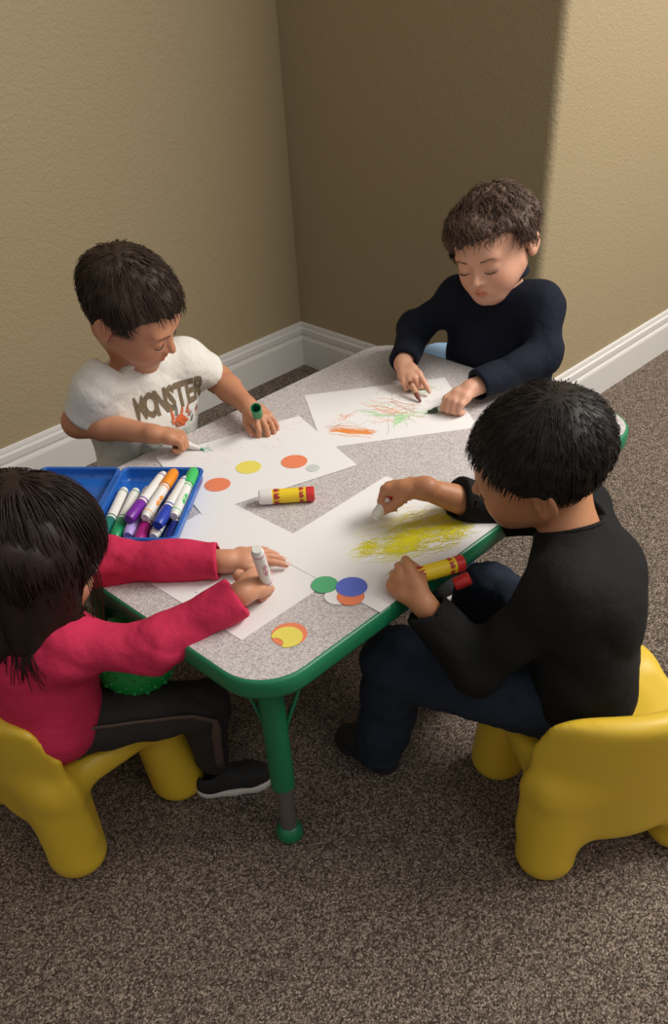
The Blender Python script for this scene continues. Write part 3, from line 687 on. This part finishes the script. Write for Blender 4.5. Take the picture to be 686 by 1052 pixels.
    st = strands(lq, hair, hs); VV = (M @ (np.array(st[0])*hs).T).T+np.array(hc)
    me = mesh('hair_strands', VV, st[1], HM, ho, True, np.array(st[2]), off); me['kind'] = 'stuff'
    return dict(root=r, body=(V, Fa), shirt=(SV, SF), so=so, off=off, HW=HW)
def strands(lq, hair, hs):
    """short locks that start on the hair mass and follow its flow"""
    rg = np.random.default_rng(hair.get('seed', 1)); n = hair.get('n', 1500); L = hair.get('L', .028); K = 6
    ok = lq[(np.linalg.norm(lq-np.array(CRC), axis=1) > .07)]
    if 'keep' in hair: ok = ok[hair['keep'](ok)]
    P0 = ok[rg.integers(0, len(ok), n)]; P0 = P0+rg.normal(size=P0.shape)*.0015
    V = []; Fc = []; C = []; cr = np.array(hair.get('crown', (0, -.045, .085))); rr = np.array(CRR)
    for p in P0:
        q = p.copy(); e0 = np.linalg.norm((q-CRC)/rr); lift = rg.uniform(-.002, hair.get('lift', .012)); ln = L*rg.uniform(.6, 1.3); path = [q-(q-CRC)*.03]
        sw = hair.get('swirl', .5)*rg.normal(.3, .5); cu = hair.get('curlamp', 0)*rg.normal(1, .4); ph = rg.uniform(0, 6.28)
        for k in range(K-1):
            nrm = (q-CRC)/(rr*rr); nrm /= np.linalg.norm(nrm)
            fl = hair['flow'](q) if 'flow' in hair else (q-cr); fl = fl-nrm*(fl @ nrm); fl /= np.linalg.norm(fl)+1e-9
            side = np.cross(nrm, fl); dv = fl+side*(sw*.35+cu*math.sin(ph+k*1.5)); dv /= np.linalg.norm(dv)
            q = q+dv*ln/(K-1); e = np.linalg.norm((q-CRC)/rr)
            if q[2] > -.03 or hair.get('long'): q = CRC+(q-CRC)*((e0+lift*12*(k+1)/K*.12+(abs(cu)*.02*math.sin(ph+k*1.5) if cu else 0))/e)
            elif hair.get('sprout'): o_ = q*np.array((1, 1, .1)); q = q+o_/(np.linalg.norm(o_)+1e-9)*.0013
            path.append(q.copy())
        path = np.array(path); w = hair.get('w', .0009)*rg.uniform(.7, 1.3); base = np.array(hair['base'])*rg.uniform(.45, 1.5); o = len(V)
        for k in range(K):
            t = path[min(k+1, K-1)]-path[max(k-1, 0)]; t /= np.linalg.norm(t)+1e-9; nrm = path[k]-CRC; nrm /= np.linalg.norm(nrm); s = np.cross(t, nrm); s /= np.linalg.norm(s)+1e-9
            ww = w*(1-k/(K-1))**.6+.00008
            V += [path[k]-s*ww, path[k]+s*ww, path[k]+nrm*ww*.8]; C += [base]*3
        for k in range(K-1):
            a = o+3*k; Fc += [(a, a+2, a+5, a+3), (a+2, a+1, a+4, a+5), (a+1, a, a+3, a+4)]
    return V, Fc, C
def short_hair(front=.040, side=-.006, back=-.048, th=.011, amp=.0018, fr=60, seed=2, tilt=0.0, fringe=0.0, vol=(1, 1, 1)):
    def fn(q):
        ax = np.abs(q[:, 0]); y = q[:, 1]; z = q[:, 2]
        d = ell(q, CRC+V3((0, -.002, .002)), CRR*V3(vol)+th)
        d = d+wrinkle(q, seed, fr, amp)+wrinkle(q, seed+1, fr*2.2, amp*.6)
        zl = np.where(y > .012, side+(front-side)*np.clip((y-.012)/.040, 0, 1)**.8, side)
        zl = zl+tilt*q[:, 0]-fringe*np.exp(-(q[:, 0]/.03)**2)*(y > .03)
        zb = np.where(y < -.006, side+(back-side)*np.clip((-.012-y)/.028, 0, 1), zl)
        g = zb-z+.003*np.sin(q[:, 0]*230)+.002*np.sin(q[:, 0]*510+1)
        return smax(d, g.astype(F32), .009)
    return fn
def hair_mat(name, rough=.42):
    m = attr_mat(name, 'tint', rough, 0, [(500, .35, .001)], .22); return m
def cloth_mat(name, col, rough=.9, sc=900): return mat(name, col, rough, spec=.2, bump=[(sc, .3, .0006), (24, .55, .012)], vary=(30, .05))
DENIM = cloth_mat('dark_denim', (.018, .026, .042)); 
def limb_mesh(name, m, r, off, paths, h=.0036, wr=.002, seed=4, cuts=()):
    def fn(P):
        d = None
        for pts, rs in paths:
            q = chain(P, pts, rs, .02); d = q if d is None else smin(d, q, .02)
        d = d+wrinkle(P, seed, 40, wr)+wrinkle(P, seed+1, 95, wr*.5)
        for c, n in cuts: d = smax(d, plane(P, c, n), .003)
        return d.astype(F32)
    A = np.array([list(p) for pts, rs in paths for p in pts]); V, Fa = sculpt(fn, A.min(0)-.085, A.max(0)+.085, h); V = relax(V, Fa, 2, .5); V[:, 2] = np.maximum(V[:, 2], .004)
    return npmesh(name, V, Fa, m, r, None, off)
RUB = mat('white_rubber_sole', (.62, .60, .57), .5); BLK = mat('black_canvas', (.012, .012, .013), .8, bump=[(900, .3, .0005)])
def shoe(heel, toe, r, off, m, sole, name='shoe', L=None, H=.055):
    heel, toe = Vector(heel), Vector(toe); d = (toe-heel); d.z = 0; Ls = d.length; d.normalize(); s = Vector((-d.y, d.x, 0)); z0 = heel.z
    M = np.array([list(d), list(s), [0, 0, 1]]).T; at_ = lambda a, b_, c: V3(heel+d*a*Ls+s*b_+Vector((0, 0, c)))
    def up(P):
        u = smin(rc(P, at_(.2, 0, .026), at_(.72, .002, .022), .0255, .024), rc(P, at_(.72, .002, .02), at_(.84, .003, .018), .024, .020), .01)
        u = smin(u, rc(P, at_(.22, 0, .03), at_(.26, 0, H), .026, .0245), .015)
        u = smax(u, plane(P, at_(.3, 0, H-.004), (-.18, 0, 1) if False else tuple(Vector((0, 0, 1))-d*.25)), .003); u = smax(u, -rc(P, at_(.24, 0, H-.012), at_(.24, 0, H+.03), .020), .002)
        return smax(u, -(P[:, 2]-z0-.006), .002).astype(F32)
    def so(P):
        u = smin(smin(rc(P, at_(.19, 0, .01), at_(.5, 0, .01), .0265, .0255), rc(P, at_(.5, 0, .01), at_(.75, .003, .01), .0255, .0275), .01), rc(P, at_(.75, .003, .01), at_(.83, .003, .01), .0275, .0235), .01)
        return smax(smax(u, P[:, 2]-z0-.0155, .003), -(P[:, 2]-z0-.0005), .003).astype(F32)
    lo = np.minimum(list(heel), list(toe))-.05; hi = np.maximum(list(heel), list(toe))+.05; lo[2] = z0-.01; hi[2] = z0+.1
    V, Fa = sculpt(up, lo, hi, .0024); u = npmesh(name, relax(V, Fa, 1), Fa, m, r, None, off)
    V, Fa = sculpt(so, lo, hi, .0024); q = npmesh('sole', relax(V, Fa, 1), Fa, sole, u, None, off); q['label'] = 'pale rubber sole'
    return u
# --- boy in the white shirt
H1 = hair_mat('dark_brown_hair', .55)
h1R = hand_parts((.288, .578, .482), (.055, -.042, -.020), (.10, .05, 1), 1, L=.090, curl=((62, 70, 35), (66, 72, 38), (70, 74, 40), (72, 74, 40)), thumb=(30, 35, 35, 25), spread=2)
h1L = hand_parts((.470, .545, .474), (-.10, -1, -.20), (.05, -.15, 1), -1, L=.090, curl=((38, 45, 25), (26, 30, 20), (22, 26, 18), (20, 26, 18)), thumb=(38, 25, 25, 20), spread=7)
WHT = mat('white_cotton', (.70, .68, .63), .9, spec=.2, bump=[(900, .2, .0005), (26, .6, .012)])
GJ = cloth_mat('grey_sweatpants', (.16, .15, .14))
def legs1(r, off):
    limb_mesh('trousers', GJ, r, off, [([(.32, .76, .20), (.29, .70, .07), (.29, .92, .065)], [.066, .052, .034]), ([(.40, .76, .20), (.42, .69, .07), (.42, .91, .065)], [.066, .052, .034]), ([(.33, .76, .22), (.39, .76, .22)], [.07, .07])])
    for x in (.29, .42): shoe((x, .915, .0), (x, 1.03, .0), r, off, BLK, RUB)
arms1 = dict(R=((.256, .676, .548), (.222, .712, .488), (.288, .578, .482)), L=((.440, .664, .535), (.500, .660, .482), (.470, .545, .474)))
P1 = person('boy', (.35, .75, 0), 'boy with short dark hair in a white printed tee shirt drawing with a green marker', ((.328, .626, .673), -150.5, 34.4, 9.6), (188, 132, 100),
  dict(pel=(.35, .735, .25), chest=(.347, .695, .455), neck=(.343, .668, .572)), arms1, [h1R, h1L],
  dict(fn=None, arms=dict(R=(.80, .034, .035), L=(.60, .034, .034)), mat=WHT, nr=.040, nh=.020, hem=((.35, .7, .20), (0, 0, 1)), g=.003, wr=.0032, hw=.038),
  dict(fn=short_hair(.044, -.002, -.040, .0085, .0024, 50, 11, fringe=.0), keep=lambda q: ~((q[:, 1] > .025) & (q[:, 2] < .050)), mat=H1, base=(.036, .022, .014), n=2600, L=.022, lift=.02, seed=3, crown=(.01, -.05, .08), swirl=.7), legs1, mouth=.006, hs=.92)
marker((.347, .532, .4435), (.347-.118, .532+.048, .4435+.040), ('darkgreen', (.01, .22, .10)), 'uncapped green marker in the right hand of the boy in white', group='markers in use', capped=False) if False else None
def umarker(tip, back, col, label, group='markers in use'):
    tip, back = Vector(tip), Vector(back); d = (tip-back).normalized(); L = .135
    p1 = tip+d*.0125; p0 = p1-d*L; return marker(p0, p1, col, label, group=group, capped=False)
umarker((.350, .530, .4415), (.289, .646, .473), ('darkgreen', (.01, .22, .10)), 'uncapped green marker in the right hand of the boy in white')
b = MB(); b.lathe([(0, .0), (.0065, 0), (.0082, .004), (.0092, .008), (.0096, .034), (.0078, .034), (.0074, .010), (0, .009)], 24)
cp = autosmooth(b.build('loose_marker_cap', mat('marker_colour_darkgreen', (.01, .22, .10)))); cp.location = (.449, .494, .478); cp.rotation_mode = 'QUATERNION'; cp.rotation_quaternion = Vector((0, 0, 1)).rotation_difference(Vector((-.45, -.45, .75)).normalized())
tag(cp, label='loose dark green marker cap held in the left hand of the boy in white', cat='marker cap')
# printing on the chest, laid onto the cloth
tree1 = bvh_of(*P1['shirt'])
def project(verts, cen, u, v, n, tree, lift=.0009):
    out = []
    for x, y in verts:
        p = Vector(cen)+u*x+v*y+n*.12; hit = tree.ray_cast(p, -n, .3)
        out.append((hit[0]+hit[1]*lift) if hit[0] is not None else p-n*.12)
    return out
def letter_mesh(txt, size, bold=.0):
    c = bpy.data.curves.new('t', 'FONT'); c.body = txt; c.size = size; c.align_x = 'CENTER'; c.offset = bold; c.resolution_u = 2
    o = bpy.data.objects.new('t', c); COL.objects.link(o); me = bpy.data.meshes.new_from_object(o); bpy.data.objects.remove(o)
    import bmesh
    bm = bmesh.new(); bm.from_mesh(me); bmesh.ops.triangulate(bm, faces=bm.faces[:])
    for _ in range(3):
        es = [e for e in bm.edges if e.calc_length() > .006]
        if es: bmesh.ops.subdivide_edges(bm, edges=es, cuts=1); bmesh.ops.triangulate(bm, faces=bm.faces[:])
    V = [tuple(v.co) for v in bm.verts]; Fc = [[v.index for v in f.verts] for f in bm.faces]; bm.free(); return V, Fc
LET = mat('brown_shirt_print', (.17, .125, .075), .9, vary=(220, .7)); FLM = mat('orange_shirt_print', (.62, .13, .04), .9); GYF = mat('grey_shirt_print', (.19, .17, .16), .9)
n1 = Vector((-.22, -.95, .22)).normalized(); u1 = Vector((.97, -.225, 0)).normalized(); v1 = n1.cross(u1)*1; v1 = v1 if v1.z > 0 else -v1
cen1 = Vector((.363, .62, .497))
for i, ch in enumerate('MONSTER'):
    V, Fc = letter_mesh(ch, .040, .0008 if ch == 'M' else .002); x0 = (i-3)*.0205; W3 = project([((x*(.66 if ch == 'M' else .88))+x0, y*1.45-.010) for x, y, z in V], cen1, u1, v1, n1, tree1)
    b = MB(); b.add(W3, Fc); b.build('printed_letter', LET, P1['so'], off=P1['off'])
def blob_poly(cx, cy, pts): return [(cx+x, cy+y) for x, y in pts]
def patch(poly, m, nm, tree, cen, u, v, n, parent, off, lift=.0011):
    import bmesh
    bm = bmesh.new(); bm.faces.new([bm.verts.new((x, y, 0)) for x, y in poly]); bmesh.ops.triangulate(bm, faces=bm.faces[:])
    for _ in range(3):
        es = [e for e in bm.edges if e.calc_length() > .006]
        if es: bmesh.ops.subdivide_edges(bm, edges=es, cuts=1); bmesh.ops.triangulate(bm, faces=bm.faces[:])
    V = [tuple(q.co) for q in bm.verts]; bm.verts.index_update(); Fc = [[q.index for q in f.verts] for f in bm.faces]; bm.free()
    b = MB(); b.add(project([(x, y) for x, y, z in V], cen, u, v, n, tree, lift), Fc); b.build(nm, m, parent, off=off)
for k in range(9):
    a = k/9*2*math.pi; r0 = .010; x, y = .012+.018*math.cos(a), -.032+.010*math.sin(a); an = a*.3+.9+random.uniform(-.3, .3); ln = random.uniform(.010, .022)
    dx, dy = math.cos(an), math.sin(an); patch([(x-dy*.003, y+dx*.003), (x+dy*.003, y-dx*.003), (x+dx*ln*.6+dy*.003, y+dy*ln*.6), (x+dx*ln, y+dy*ln)], FLM if k % 3 else GYF, 'printed_flame', tree1, cen1, u1, v1, n1, P1['so'], P1['off'], .0011+.00012*k)
patch([(-.002, -.044), (.018, -.046), (.024, -.034), (.014, -.022), (.004, -.024), (-.006, -.034)], FLM, 'printed_flame', tree1, cen1, u1, v1, n1, P1['so'], P1['off'], .0009)
for k in range(12):
    x = .022+random.uniform(0, .034); y = -.046+random.uniform(0, .028); an = random.uniform(.7, 1.3); ln = random.uniform(.008, .016); dx, dy = math.cos(an), math.sin(an)
    patch([(x-dy*.0012, y+dx*.0012), (x+dy*.0012, y-dx*.0012), (x+dx*ln, y+dy*ln)], GYF if k % 3 else FLM, 'printed_streak', tree1, cen1, u1, v1, n1, P1['so'], P1['off'], .0010+.00008*k)
# --- boy in navy at the far end
H2 = hair_mat('curly_brown_hair', .55)
h2R = hand_parts((.768, .432, .478), (-.035, -.072, -.022), (-.35, .05, 1), 1, L=.086, curl=((18, 14, 8), (58, 62, 30), (64, 66, 32), (66, 66, 32)), thumb=(20, 40, 20, 20), spread=3)
h2L = hand_parts((.765, .272, .475), (-1, .10, -.22), (-.1, .0, 1), -1, L=.088, curl=((56, 62, 30), (60, 64, 32), (64, 66, 32), (66, 66, 32)), thumb=(28, 36, 30, 25), spread=2)
NAVY = cloth_mat('navy_knit', (.0065, .0095, .020), .85)
BJ = cloth_mat('blue_jeans', (.05, .08, .14))
def legs2(r, off):
    limb_mesh('trousers', BJ, r, off, [([(1.02, .425, .268), (.80, .44, .262), (.80, .45, .06)], [.058, .044, .033]), ([(1.02, .335, .268), (.80, .31, .262), (.80, .30, .06)], [.058, .044, .033]), ([(1.03, .42, .272), (1.03, .34, .272)], [.06, .06])], cuts=(((.8, .4, .045), (0, 0, -1)),))
    for y in (.45, .30): shoe((.83, y, .0), (.71, y, .0), r, off, BLK, RUB)
arms2 = dict(R=((.952, .448, .548), (.890, .505, .492), (.768, .432, .478)), L=((.985, .270, .560), (.935, .228, .492), (.765, .272, .475)))
P2_ = person('boy', (1.02, .38, 0), 'toddler boy with curly brown hair in a navy long sleeved top at the far end', ((.930, .359, .671), 101.6, 16, 11.8), (212, 160, 134),
  dict(pel=(1.025, .378, .285), chest=(.992, .366, .45), neck=(.972, .360, .572)), arms2, [h2R, h2L],
  dict(fn=None, arms=dict(R=(1.90, .032, .027), L=(1.90, .033, .028)), mat=NAVY, nr=.043, nh=.048, cw=.005, g=.006, wr=.0024, hw=.044),
  dict(fn=short_hair(.043, -.002, -.046, .0070, .0052, 56, 21, tilt=-.22, fringe=.004, vol=(1.08, 1.05, .93)), keep=lambda q: ~((q[:, 1] > .025) & (q[:, 2] < .050)), mat=H2, base=(.10, .062, .045), n=3000, L=.030, lift=.02, seed=5, curlamp=1.3, w=.0011, swirl=.9), legs2, hs=.955)
CRY = mat('brown_crayon', (.20, .06, .035), .6); CRW = mat('crayon_paper_wrap', (.55, .30, .18), .8); CRG = mat('dark_crayon', (.03, .05, .03), .6); CRV = mat('pale_crayon_wrap', (.50, .55, .42), .8)
def crayon(tip, back, m, mw, label):
    r = place('crayon', back, tip, label, 'crayon', 'crayons in use'); L = (Vector(tip)-Vector(back)).length
    b = MB(); b.lathe([(0, 0), (.0046, .001), (.0047, .004), (.0047, L-.012), (.0032, L-.008), (.0028, L-.001), (.002, L), (0, L)], 16); autosmooth(b.build('wax_stick', m, r))
    b = MB(); b.lathe([(.0049, .007), (.0051, .0075), (.0051, L-.020), (.0049, L-.0195)], 16); autosmooth(b.build('paper_wrap', mw, r))
crayon((.725, .353, .4425), (.742, .392, .464), CRY, CRW, 'brown crayon under the pointing finger of the far boy in navy')
crayon((.700, .3155, .4425), (.752, .262, .463), CRG, CRV, 'dark crayon in the left fist of the far boy in navy')
# --- boy in black on the right
H3 = hair_mat('black_hair', .5)
h3R = hand_parts((.4125, .092, .502), (-.016, .074, -.016), (.25, .10, 1), 1, L=.104, curl=((68, 74, 36), (72, 76, 38), (74, 76, 38), (76, 76, 38)), thumb=(28, 40, 35, 25), spread=1)
h3L = hand_parts((.262, -.030, .445), (.0, .052, .030), (-.85, -.10, .75), -1, L=.096, curl=((60, 72, 36), (64, 74, 38), (66, 74, 38), (66, 74, 38)), thumb=(30, 40, 35, 25), spread=3)
BLC = cloth_mat('black_knit', (.0085, .0085, .0088), .85)
def legs3(r, off):
    limb_mesh('trousers', DENIM, r, off, [([(.405, -.205, .262), (.298, .045, .262), (.292, .078, .05)], [.064, .052, .040]), ([(.49, -.165, .262), (.532, .048, .255), (.530, .085, .05)], [.064, .050, .040]), ([(.41, -.21, .268), (.485, -.18, .268)], [.068, .068])], cuts=(((.3, .08, .022), (0, 0, -1)),), wr=.003)
    shoe((.298, .050, .0), (.300, .185, .0), r, off, BLK, BLK); shoe((.530, .06, .0), (.532, .190, .0), r, off, BLK, BLK)
arms3 = dict(R=((.548, -.085, .470), (.520, .030, .435), (.4125, .092, .502)), L=((.362, -.175, .468), (.292, -.108, .350), (.262, -.030, .445)))
P3 = person('boy', (.44, -.2, 0), 'boy with short black hair in a black sweater seen from behind scribbling in yellow', ((.437, -.074, .594), 26.1, 18.6, -11.9), (184, 128, 92),
  dict(pel=(.447, -.195, .285), chest=(.448, -.172, .420), neck=(.452, -.132, .498)), arms3, [h3R, h3L],
  dict(fn=None, arms=dict(R=(1.55, .038, .030), L=(1.90, .039, .029)), mat=BLC, nr=.043, nh=.012, cw=.0035, g=.010, wr=.0030, hw=.046),
  dict(fn=short_hair(.040, .007, -.036, .0095, .0010, 50, 31, vol=(1.03, 1.0, 1.0)), keep=lambda q: ~((q[:, 2] < .020) & (q[:, 1] > -.03)), mat=H3, base=(.016, .012, .010), n=4200, L=.016, lift=.009, seed=8, w=.0007, swirl=.4, crown=(.0, -.05, .085)), legs3, cheek=1.05)
glue((.396, .134, .490), (.352, .1465, .4435), 'white tubed glue stick scribbling yellow in the right hand of the boy in black', L=.066, R=.0088, uncapped=True, body=mat('white_glue_tube', (.72, .70, .64), .4))
GL = glue((.3475, -.0335, .463), (.262, .006, .463), 'yellow glue stick with orange red end in the left hand of the boy in black', L=.094, R=.0118, roll=.4)
b = MB(); b.lathe([(0, 0), (.0085, 0), (.0095, .002), (.0098, .022), (.008, .024), (0, .024)], 24); cpr = autosmooth(b.build('loose_red_cap', REDP, GL)); cpr.matrix_parent_inverse = Matrix.LocRotScale(GL.location, GL.rotation_quaternion, None).inverted(); cpr.location = (.334, -.030, .431); cpr.rotation_euler = (1.2, .4, .8)  # small separate red cap below the glue stick, only parented to it

# --- girl in pink on the left
H4 = hair_mat('long_dark_brown_hair', .5)
h4R = hand_parts((.098, .134, .478), (.052, .014, -.012), (-.10, -.50, .9), 1, L=.088, curl=((55, 60, 30), (60, 66, 34), (66, 70, 36), (68, 70, 36)), thumb=(55, 20, 30, 25), spread=2)
h4L = hand_parts((.142, .222, .462), (.060, -.026, -.006), (0, 0, 1), -1, L=.086, curl=((6, 8, 6), (10, 12, 8), (12, 14, 8), (10, 12, 8)), thumb=(42, 12, 8, 5), spread=13)
PINK = cloth_mat('hot_pink_jersey', (.56, .028, .085), .85)
LEG = cloth_mat('charcoal_leggings', (.032, .028, .028), .8)
def stripe_pts(lm):
    me = lm.data; T = BVHTree.FromPolygons([tuple(v.co+lm.parent.location) for v in me.vertices], [tuple(p.vertices) for p in me.polygons]); o = []
    ax = [Vector((-.110, .340, .262)), Vector((.050, .218, .246)), Vector((.072, .262, .075))]
    for i in range(15):
        t = i/14*1.9+.08; a = ax[0].lerp(ax[1], t) if t < 1 else ax[1].lerp(ax[2], t-1)
        d = Vector((-.42, -.80, .40)) if t < .9 else Vector((-.30, -.90, .22))
        s = a+d.normalized()*.2; h = T.ray_cast(s, -d.normalized(), .4)
        if h[0] is not None: o.append(h[0])
    return o, [.011]*len(o)
def legs4(r, off):
    lm = limb_mesh('trousers', LEG, r, off, [([(-.110, .340, .262), (.050, .218, .246), (.072, .262, .075)], [.058, .036, .027]), ([(-.105, .430, .262), (.060, .425, .246), (.080, .430, .075)], [.060, .043, .029]), ([(-.115, .35, .268), (-.115, .42, .268)], [.064, .064])], cuts=(((.07, .26, .055), (0, 0, -1)),), wr=.0022)
    b = MB(); b.tube(*stripe_pts(lm), 8, flat=.3)
    q = b.build('side_stripe', mat('brown_sequin_stripe', (.09, .06, .05), .5, bump=[(700, .6, .001)], vary=(500, .5)), r, smooth=True, off=off); q['label'] = 'brown glittery side stripe'
    shoe((.040, .285, .0), (.145, .198, .0), r, off, BLK, RUB); shoe((.055, .435, .0), (.185, .425, .0), r, off, BLK, RUB)
    for k in range(3): pass
arms4 = dict(R=((-.098, .275, .430), (-.018, .190, .428), (.098, .134, .478)), L=((-.092, .462, .425), (.020, .365, .462), (.142, .222, .462)))
def girl_hair(q):
    y, z = q[:, 1], q[:, 2]; ax = np.abs(q[:, 0])
    d = ell(q, CRC+V3((0, -.003, .001)), CRR+.013)
    s = q.copy(); s[:, 0] = ax
    c = rc(s, (.062, -.010, .01), (.060, .036, -.092), .026, .022); c = smin(c, rc(s, (.045, -.060, .01), (.052, -.015, -.108), .032, .022), .02)
    c = smin(c, rc(s, (.0, -.072, .01), (.012, -.040, -.115), .032, .026), .03); c = smin(c, rc(s, (.052, -.034, .0), (.056, .012, -.10), .03, .02), .02); c = smin(c, rc(q, (.012, -.050, -.09), (.03, -.045, -.185), .024, .008), .02)
    d = smin(d, c, .03); d = d+wrinkle(q*V3((1, 1, .22)), 41, 50, .0022)+wrinkle(q*V3((1, 1, .15)), 42, 120, .0006)
    zl = np.where(y > .02, .040-(.0-y+.06)*0, -1.0).astype(F32)
    g = np.where(y > .012, np.minimum((.034-z), (y-.012)*2+.0), -.05).astype(F32); g = smax(g, -ell(s, (0, .07, -.02), (.058, .075, .06)), .006) if False else g
    return smax(d, -ell(s, (0, .098, -.03), (.056, .070, .066)), .010)
def girl_flow(q): return np.array((q[0]*3, (q[1]+.01)*3+.25, -.5)) if q[2] > .05 else np.array((0, .45, -.89))
P4 = person('girl', (-.1, .38, 0), 'girl with long dark brown hair in a hot pink top holding a marker upright', ((-.070, .340, .545), -96, 27, 0), (198, 142, 112),
  dict(pel=(-.125, .378, .285), chest=(-.115, .375, .395), neck=(-.098, .370, .462)), arms4, [h4R, h4L],
  dict(fn=None, arms=dict(R=(1.90, .034, .027), L=(1.93, .034, .027)), mat=PINK, nr=.043, nh=.012, g=.008, wr=.0028, hw=.046),
  dict(fn=girl_hair, mat=H4, base=(.022, .012, .009), n=8500, L=.070, lift=.003, seed=12, w=.0011, sprout=True, R=.21, flow=girl_flow, swirl=.15, long=False, keep=lambda q: (q[:, 2] > -.11)), legs4)
b = MB()
for k in range(7):
    p0 = P4['HW']((.066+random.uniform(-.004, .006), .02+.004*k, .02)); p1 = P4['HW']((.080, .045+.003*k, -.03)); p2 = P4['HW']((.072+random.uniform(-.008, .01), .062+.003*k, -.085)); b.tube([p0, p0.lerp(p1, .5)+Vector((0, -.004, .004)), p1, p1.lerp(p2, .5), p2], [.0011, .0010, .0008, .0006, .0003], 5, c=(.02, .011, .008))

T4 = bvh_of(*P4['shirt']); rw = random.Random(5)
for k in range(150):
    x = rw.uniform(-.03, .068); p = P4['HW']((x, rw.uniform(-.05, -.01), rw.uniform(-.09, -.06))); pts = [p]; v = Vector((rw.uniform(-.15, .1), rw.uniform(-.12, .12), -1)).normalized(); n_ = rw.randint(5, 9)
    for j in range(n_):
        p = p+v*.012; v = (v+Vector((rw.uniform(-.12, .12), rw.uniform(-.12, .12), 0))).normalized(); h = T4.find_nearest(p)
        if h[0] is not None and ((p-h[0]).dot(h[1]) < .0022): p = h[0]+h[1]*.0022
        pts.append(p)
    b.tube(pts, [.0013*(1-i/len(pts))+.0003 for i in range(len(pts))], 4, c=(.022, .012, .009))
b.build('hair_wisp', H4, P4['root'], smooth=True, off=P4['off'], col=True)['kind'] = 'stuff'
pk = umarker((.146, .142, .4415), (.118, .118, .52), ('pinkm', (.62, .25, .35)), 'pale marker held upright in the right fist of the girl in pink')
# ------------------------------------------------------------------ camera, light, colour management
f_, th_, ro_, ps_, cx_, cy_ = 875.69, .71862, -.05918, .77623, 354.54, 660.26
Fh_ = Vector((math.sin(ps_), math.cos(ps_), 0)); Fw_ = Fh_*math.cos(th_)+Vector((0, 0, -math.sin(th_)))
R0_ = Vector((math.cos(ps_), -math.sin(ps_), 0)); U0_ = R0_.cross(Fw_)
Rw_ = R0_*math.cos(ro_)+U0_*math.sin(ro_); Uw_ = U0_*math.cos(ro_)-R0_*math.sin(ro_)
cd = bpy.data.cameras.new('camera'); cam = bpy.data.objects.new('camera', cd); COL.objects.link(cam); SC.camera = cam
M_ = Matrix((Rw_, Uw_, -Fw_)).transposed().to_4x4(); M_.translation = Vector((-.4357, -.59137, 1.15795)); cam.matrix_world = M_
cd.sensor_width = 36; cd.sensor_fit = 'AUTO'; cd.lens = f_/1052*36; cd.shift_x = (343-cx_)/1052; cd.shift_y = (cy_-526)/1052; cd.clip_start = .01
def area(name, loc, target, size, power, col):
    ld = bpy.data.lights.new(name, 'AREA'); ld.shape = 'RECTANGLE'; ld.size, ld.size_y = size; ld.energy = power; ld.color = col
    o = bpy.data.objects.new(name, ld); COL.objects.link(o); o.location = loc; o.rotation_mode = 'QUATERNION'
    o.rotation_quaternion = (Vector(target)-Vector(loc)).to_track_quat('-Z', 'Y'); return o
area('ceiling_light', (2.05, -1.0, 2.35), (1.25, .5, .1), (1.7, .8), 88, (1, .95, .88))
area('ceiling_light', (.2, -1.6, 2.5), (.5, .3, .3), (1.2, .6), 9, (1, .95, .88))
w = bpy.data.worlds.new('room_light'); SC.world = w; w.use_nodes = True; w.node_tree.nodes['Background'].inputs[0].default_value = (1, .95, .89, 1); w.node_tree.nodes['Background'].inputs[1].default_value = .37
vs = SC.view_settings; SC.display_settings.display_device = 'sRGB'; vs.view_transform = 'Standard'; vs.look = 'None'; vs.gamma = 1; vs.use_curve_mapping = False; vs.exposure = 0
